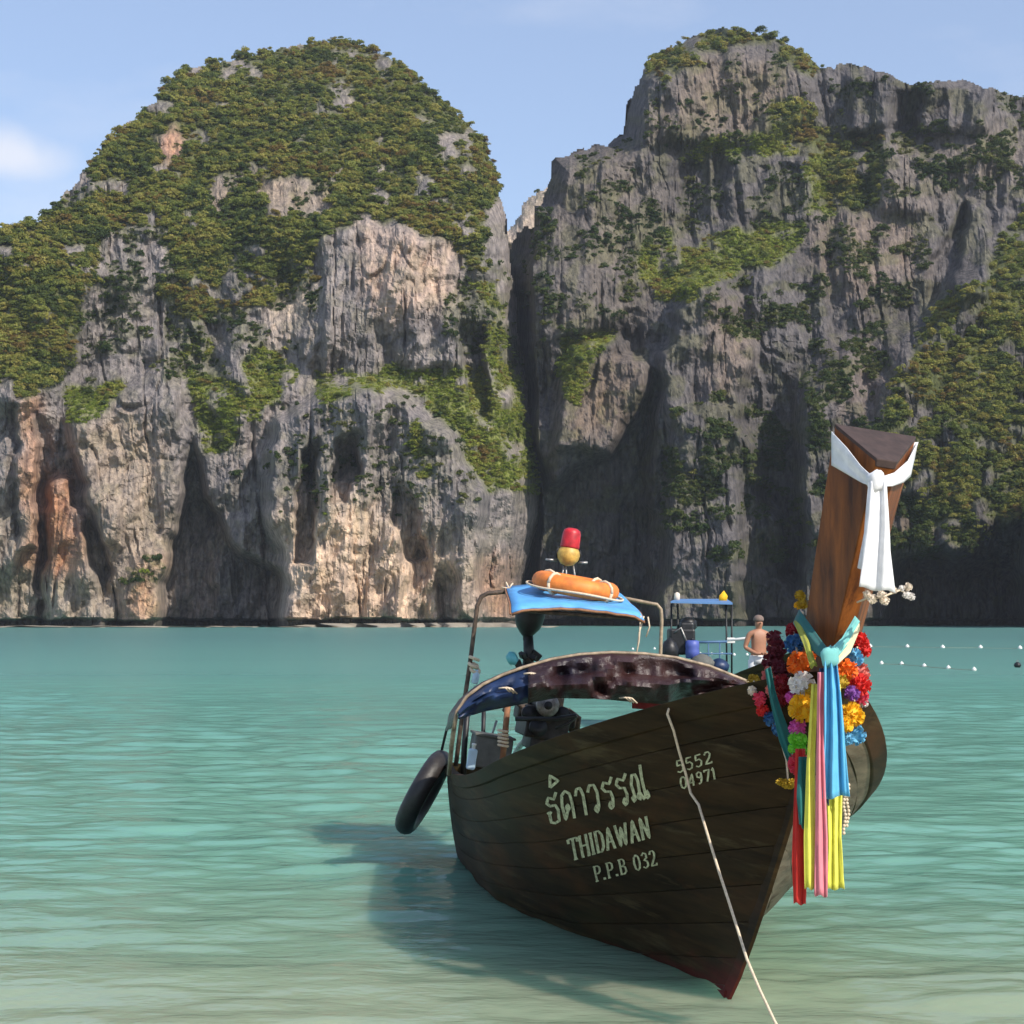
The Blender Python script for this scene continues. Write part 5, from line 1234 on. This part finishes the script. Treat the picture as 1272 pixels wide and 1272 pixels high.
MB().tube([b2(841, 746, 34.8), b2(841, 738, 34.8)], .03, 6).lathe(b2(841, 741, 34.8), [(.02, -.1), (.07, -.08), (.07, .06), (.02, .1)], 8).build('roof_light', FM['cream'], boat2)
p = b2(898, 741, 34.8)
fl = bpy.data.objects; MB().add([p + Vector((-.10, 0, -.11)), p + Vector((.10, .01, -.11)), p + Vector((.12, .02, .02)), p + Vector((.02, 0, .14)), p + Vector((-.08, .02, .02))], [(0, 1, 2, 3, 4)]).build('small_flag', FM['yellow'], boat2, solid=.01)
for k, (x, y, w_, h_) in enumerate(((832, 806, .34, .42), (872, 822, .5, .3), (893, 826, .42, .26))):
    MB().lathe(b2(x, y, 33.6 + .2 * k), [(w_ * .3, -h_ * .6), (w_ * .55, -h_ * .4), (w_ * .6, .0), (w_ * .42, h_ * .35), (w_ * .15, h_ * .55), (.01, h_ * .6)], 9).build('covered_gear', [m_black, m_greybox, m_bluetarp][k], boat2)
for x in (866, 880, 894): MB().tube([b2(x, 797, 34.2), b2(x, 835, 34.2)], .016, 6).build('rail_post', m_brail, boat2)
eo = at(848, 815, 34.3); e2 = tag(empty('boat_engine', (eo.x, eo.y, eo.z)), 'black engine under the second blue roof', 'engine')
def w2(x, y, Y): return at(x, y, Y) - eo
mb = MB(); mb.box(w2(846, 797, 34.3), (.55, .6, .55)); mb.box(w2(852, 783, 34.3), (.3, .5, .35)); mb.build('engine_block', m_black, e2, smooth=False, bevel=.05)
mb = MB().lathe(w2(855, 777, 34.3), [(.08, -.15), (.18, -.05), (.17, .1), (.1, .16), (.02, .18)], 12); mb.build('air_filter', m_black, e2)
mb = MB().tube([w2(838, 786, 34.0), w2(846, 780, 34.0), w2(850, 790, 34.0), w2(854, 800, 34.0)], .025, 6); mb.build('exhaust_pipe', m_steel, e2)
po = at(860, 815, 33.9); d2 = tag(empty('plastic_drum', po), 'blue plastic drum beside the far black engine', 'drum')
MB().lathe(at(860, 806, 33.9) - po, [(.10, -.2), (.14, -.19), (.15, -.05), (.14, 0), (.15, .05), (.14, .16), (.10, .18)], 14).build('body', simple_mat('drum_blue', (.07, .10, .36), .5, .1), d2)
MB().lathe(at(860, 806, 33.9) - po, [(.04, .18), (.04, .22)], 10).build('lid', m_black, d2)
po = at(905, 796, 32.2); ol = tag(empty('white_oar', po), 'white oar lying level behind the man on the second boat', 'oar')
MB().tube([at(904, 795.5, 32.2) - po, at(958, 789.5, 32.2) - po], .03, 7).build('shaft', m_white, ol)
MB().box(at(908, 795.5, 32.2) - po, (.16, .03, .11)).build('blade', m_white, ol, smooth=False, bevel=.01)

# the man standing on the second boat
MY = 31.6; mo = at(943, 767 + (CAM_H - .66) * FPX / MY, MY)
man = tag(empty('person', mo, (0, 0, math.radians(12))), 'bare-chested man in white shorts standing on the second boat', 'person')
def skin_body(name, V, Ed, rad, mat, parent, lv=2):
    bm = bmesh.new(); sk = bm.verts.layers.skin.verify(); vv = []
    for p, r in zip(V, rad):
        v = bm.verts.new(p); v[sk].radius = (r, r) if not isinstance(r, tuple) else r; v[sk].use_root = False; vv.append(v)
    vv[0][sk].use_root = True
    for a, b_ in Ed: bm.edges.new((vv[a], vv[b_]))
    me = bpy.data.meshes.new(name); bm.to_mesh(me); bm.free(); me.materials.append(mat)
    o = bpy.data.objects.new(name, me); C.objects.link(o); o.parent = parent
    m = o.modifiers.new('skin', 'SKIN'); m.use_smooth_shade = True
    m = o.modifiers.new('sub', 'SUBSURF'); m.levels = lv; m.render_levels = lv
    return o
m_skin = simple_mat('tanned_skin', (.36, .17, .10), .55, .1, 6, bump=0); m_hair = simple_mat('grey_brown_hair', (.17, .12, .10), .8, .2, 20); m_short = simple_mat('white_shorts', (.70, .69, .68), .85, .1, 8)
V = [(0, 0, .93), (0, -.01, 1.10), (0, -.02, 1.28), (0, 0, 1.42), (0, -.01, 1.50), (0, -.03, 1.58), (0, -.035, 1.68),
     (-.19, 0, 1.40), (-.27, .03, 1.14), (-.12, -.20, 1.02), (-.04, -.24, 1.03),
     (.19, 0, 1.40), (.27, .03, 1.14), (.14, -.20, 1.00), (.05, -.25, 1.02),
     (-.10, 0, .86), (-.11, -.01, .48), (-.11, .02, .08), (-.11, -.13, .03), (.10, 0, .86), (.13, -.02, .48), (.14, .02, .08), (.15, -.13, .03)]
Ed = [(0, 1), (1, 2), (2, 3), (3, 4), (4, 5), (5, 6), (3, 7), (7, 8), (8, 9), (9, 10), (3, 11), (11, 12), (12, 13), (13, 14), (0, 15), (15, 16), (16, 17), (17, 18), (0, 19), (19, 20), (20, 21), (21, 22)]
rad = [(.15, .11), (.15, .11), (.17, .12), (.13, .10), .055, .085, .088, .065, .048, .038, .032, .065, .048, .038, .032, .09, .062, .045, .035, .09, .062, .045, .035]
skin_body('body', V, Ed, rad, m_skin, man)
MB().lathe((0, -.015, 1.68), [(.098, -.03), (.105, .01), (.095, .05), (.06, .085), (.01, .098)], 14).build('hair', m_hair, man)
mb = MB()
for s in (-1, 1): mb.loft([[Vector((s * .10 + rx * math.cos(a), ry * math.sin(a), z)) for a in [k * math.pi / 6 for k in range(12)]] for rx, ry, z in ((.125, .14, .50), (.115, .13, .7), (.11, .125, .9))])
mb.lathe((0, 0, .93), [(.19, -.10), (.185, -.02), (.175, .06)], 16); mb.build('shorts', m_short, man)
for s in (-1, 1):
    for k in range(4):
        a = Vector((s * .045 - s * .012 * k, -.24 - .006 * k, 1.015 + .012 * k)); MB().tube([a, a + Vector((-s * .035, -.025, -.005)), a + Vector((-s * .06, -.01, -.02))], [.011, .010, .008], 5).build('finger', m_skin, man)
MB().tube([(0, -.125, 1.64), (0, -.145, 1.615), (0, -.12, 1.60)], [.012, .018, .010], 6).build('nose', m_skin, man)

# swimming-area buoys
m_buoy = simple_mat('buoy_white', (.72, .70, .66), .6, .1, 8)
bproto = None; R1 = [(x, y) for x, y in zip((1081, 1127, 1171, 1218, 1267), (803.6, 804, 804.8, 805, 805.8))]; R2 = [(x, y) for x, y in zip((1095, 1120, 1148, 1178, 1210), (825, 825.6, 828.3, 830.8, 833))]
R3 = [(786, 807), (813, 806.5), (870, 813), (884, 813.3), (897, 813.2), (912, 814.2), (928, 814)]
bm_ = MB(); bm_.lathe((0, 0, 0), [(.02, -.16), (.13, -.12), (.18, 0), (.13, .12), (.05, .17), (.045, .21), (.02, .22)], 12)
def where(i, n): return ['leftmost', 'second', 'third', 'fourth', 'fifth', 'sixth', 'rightmost'][i if i < n - 1 else 6]
for row, txt, grp, sc_ in ((R1, 'in the far buoy line right of the prow', 'far line of buoys', 1.0), (R2, 'in the near buoy line right of the prow', 'near line of buoys', .62), (R3, 'in the buoy line seen above the canopy', 'buoys behind the boats', .55)):
    for i, (x, y) in enumerate(row):
        p = on_water(x, y)
        if bproto is None: bproto = o = bm_.build('buoy', m_buoy, None)
        else: o = bproto.copy(); C.objects.link(o)
        o.location = (p.x, p.y, .04); o.scale = (sc_, sc_, sc_)
        tag(o, '%s small white buoy %s' % (where(i, len(row)), txt), 'buoy', grp)
m_line = simple_mat('buoy_line', (.25, .24, .17), .9, .1)
for row, lab in ((R1, 'thin floating rope joining the far buoys'), (R2, 'thin floating rope joining the near buoys')):
    q = []
    for (x0, y0), (x1, y1) in zip(row[:-1], row[1:]):
        a, b_ = on_water(x0, y0), on_water(x1, y1)
        for k in range(6): pp = a.lerp(b_, k / 6); q.append((pp.x, pp.y, .02 - .02 * math.sin(math.pi * k / 6)))
    q.append((b_.x, b_.y, .02)); tag(MB().tube(q, .02, 5).build('buoy_rope', m_line), lab, 'rope')
p = on_water(1264, 829); db = tag(empty('mooring_float', (p.x, p.y, 0)), 'dark round mooring float at the right edge of the water', 'float')
MB().lathe((0, 0, .1), [(.02, -.14), (.13, -.1), (.18, 0), (.13, .11), (.04, .16)], 14).build('ball', m_black, db)
MB().torus((0, 0, .28), .05, .015, 12, 6, Euler((1.57, 0, 0)).to_matrix()).build('ring', m_steel, db)
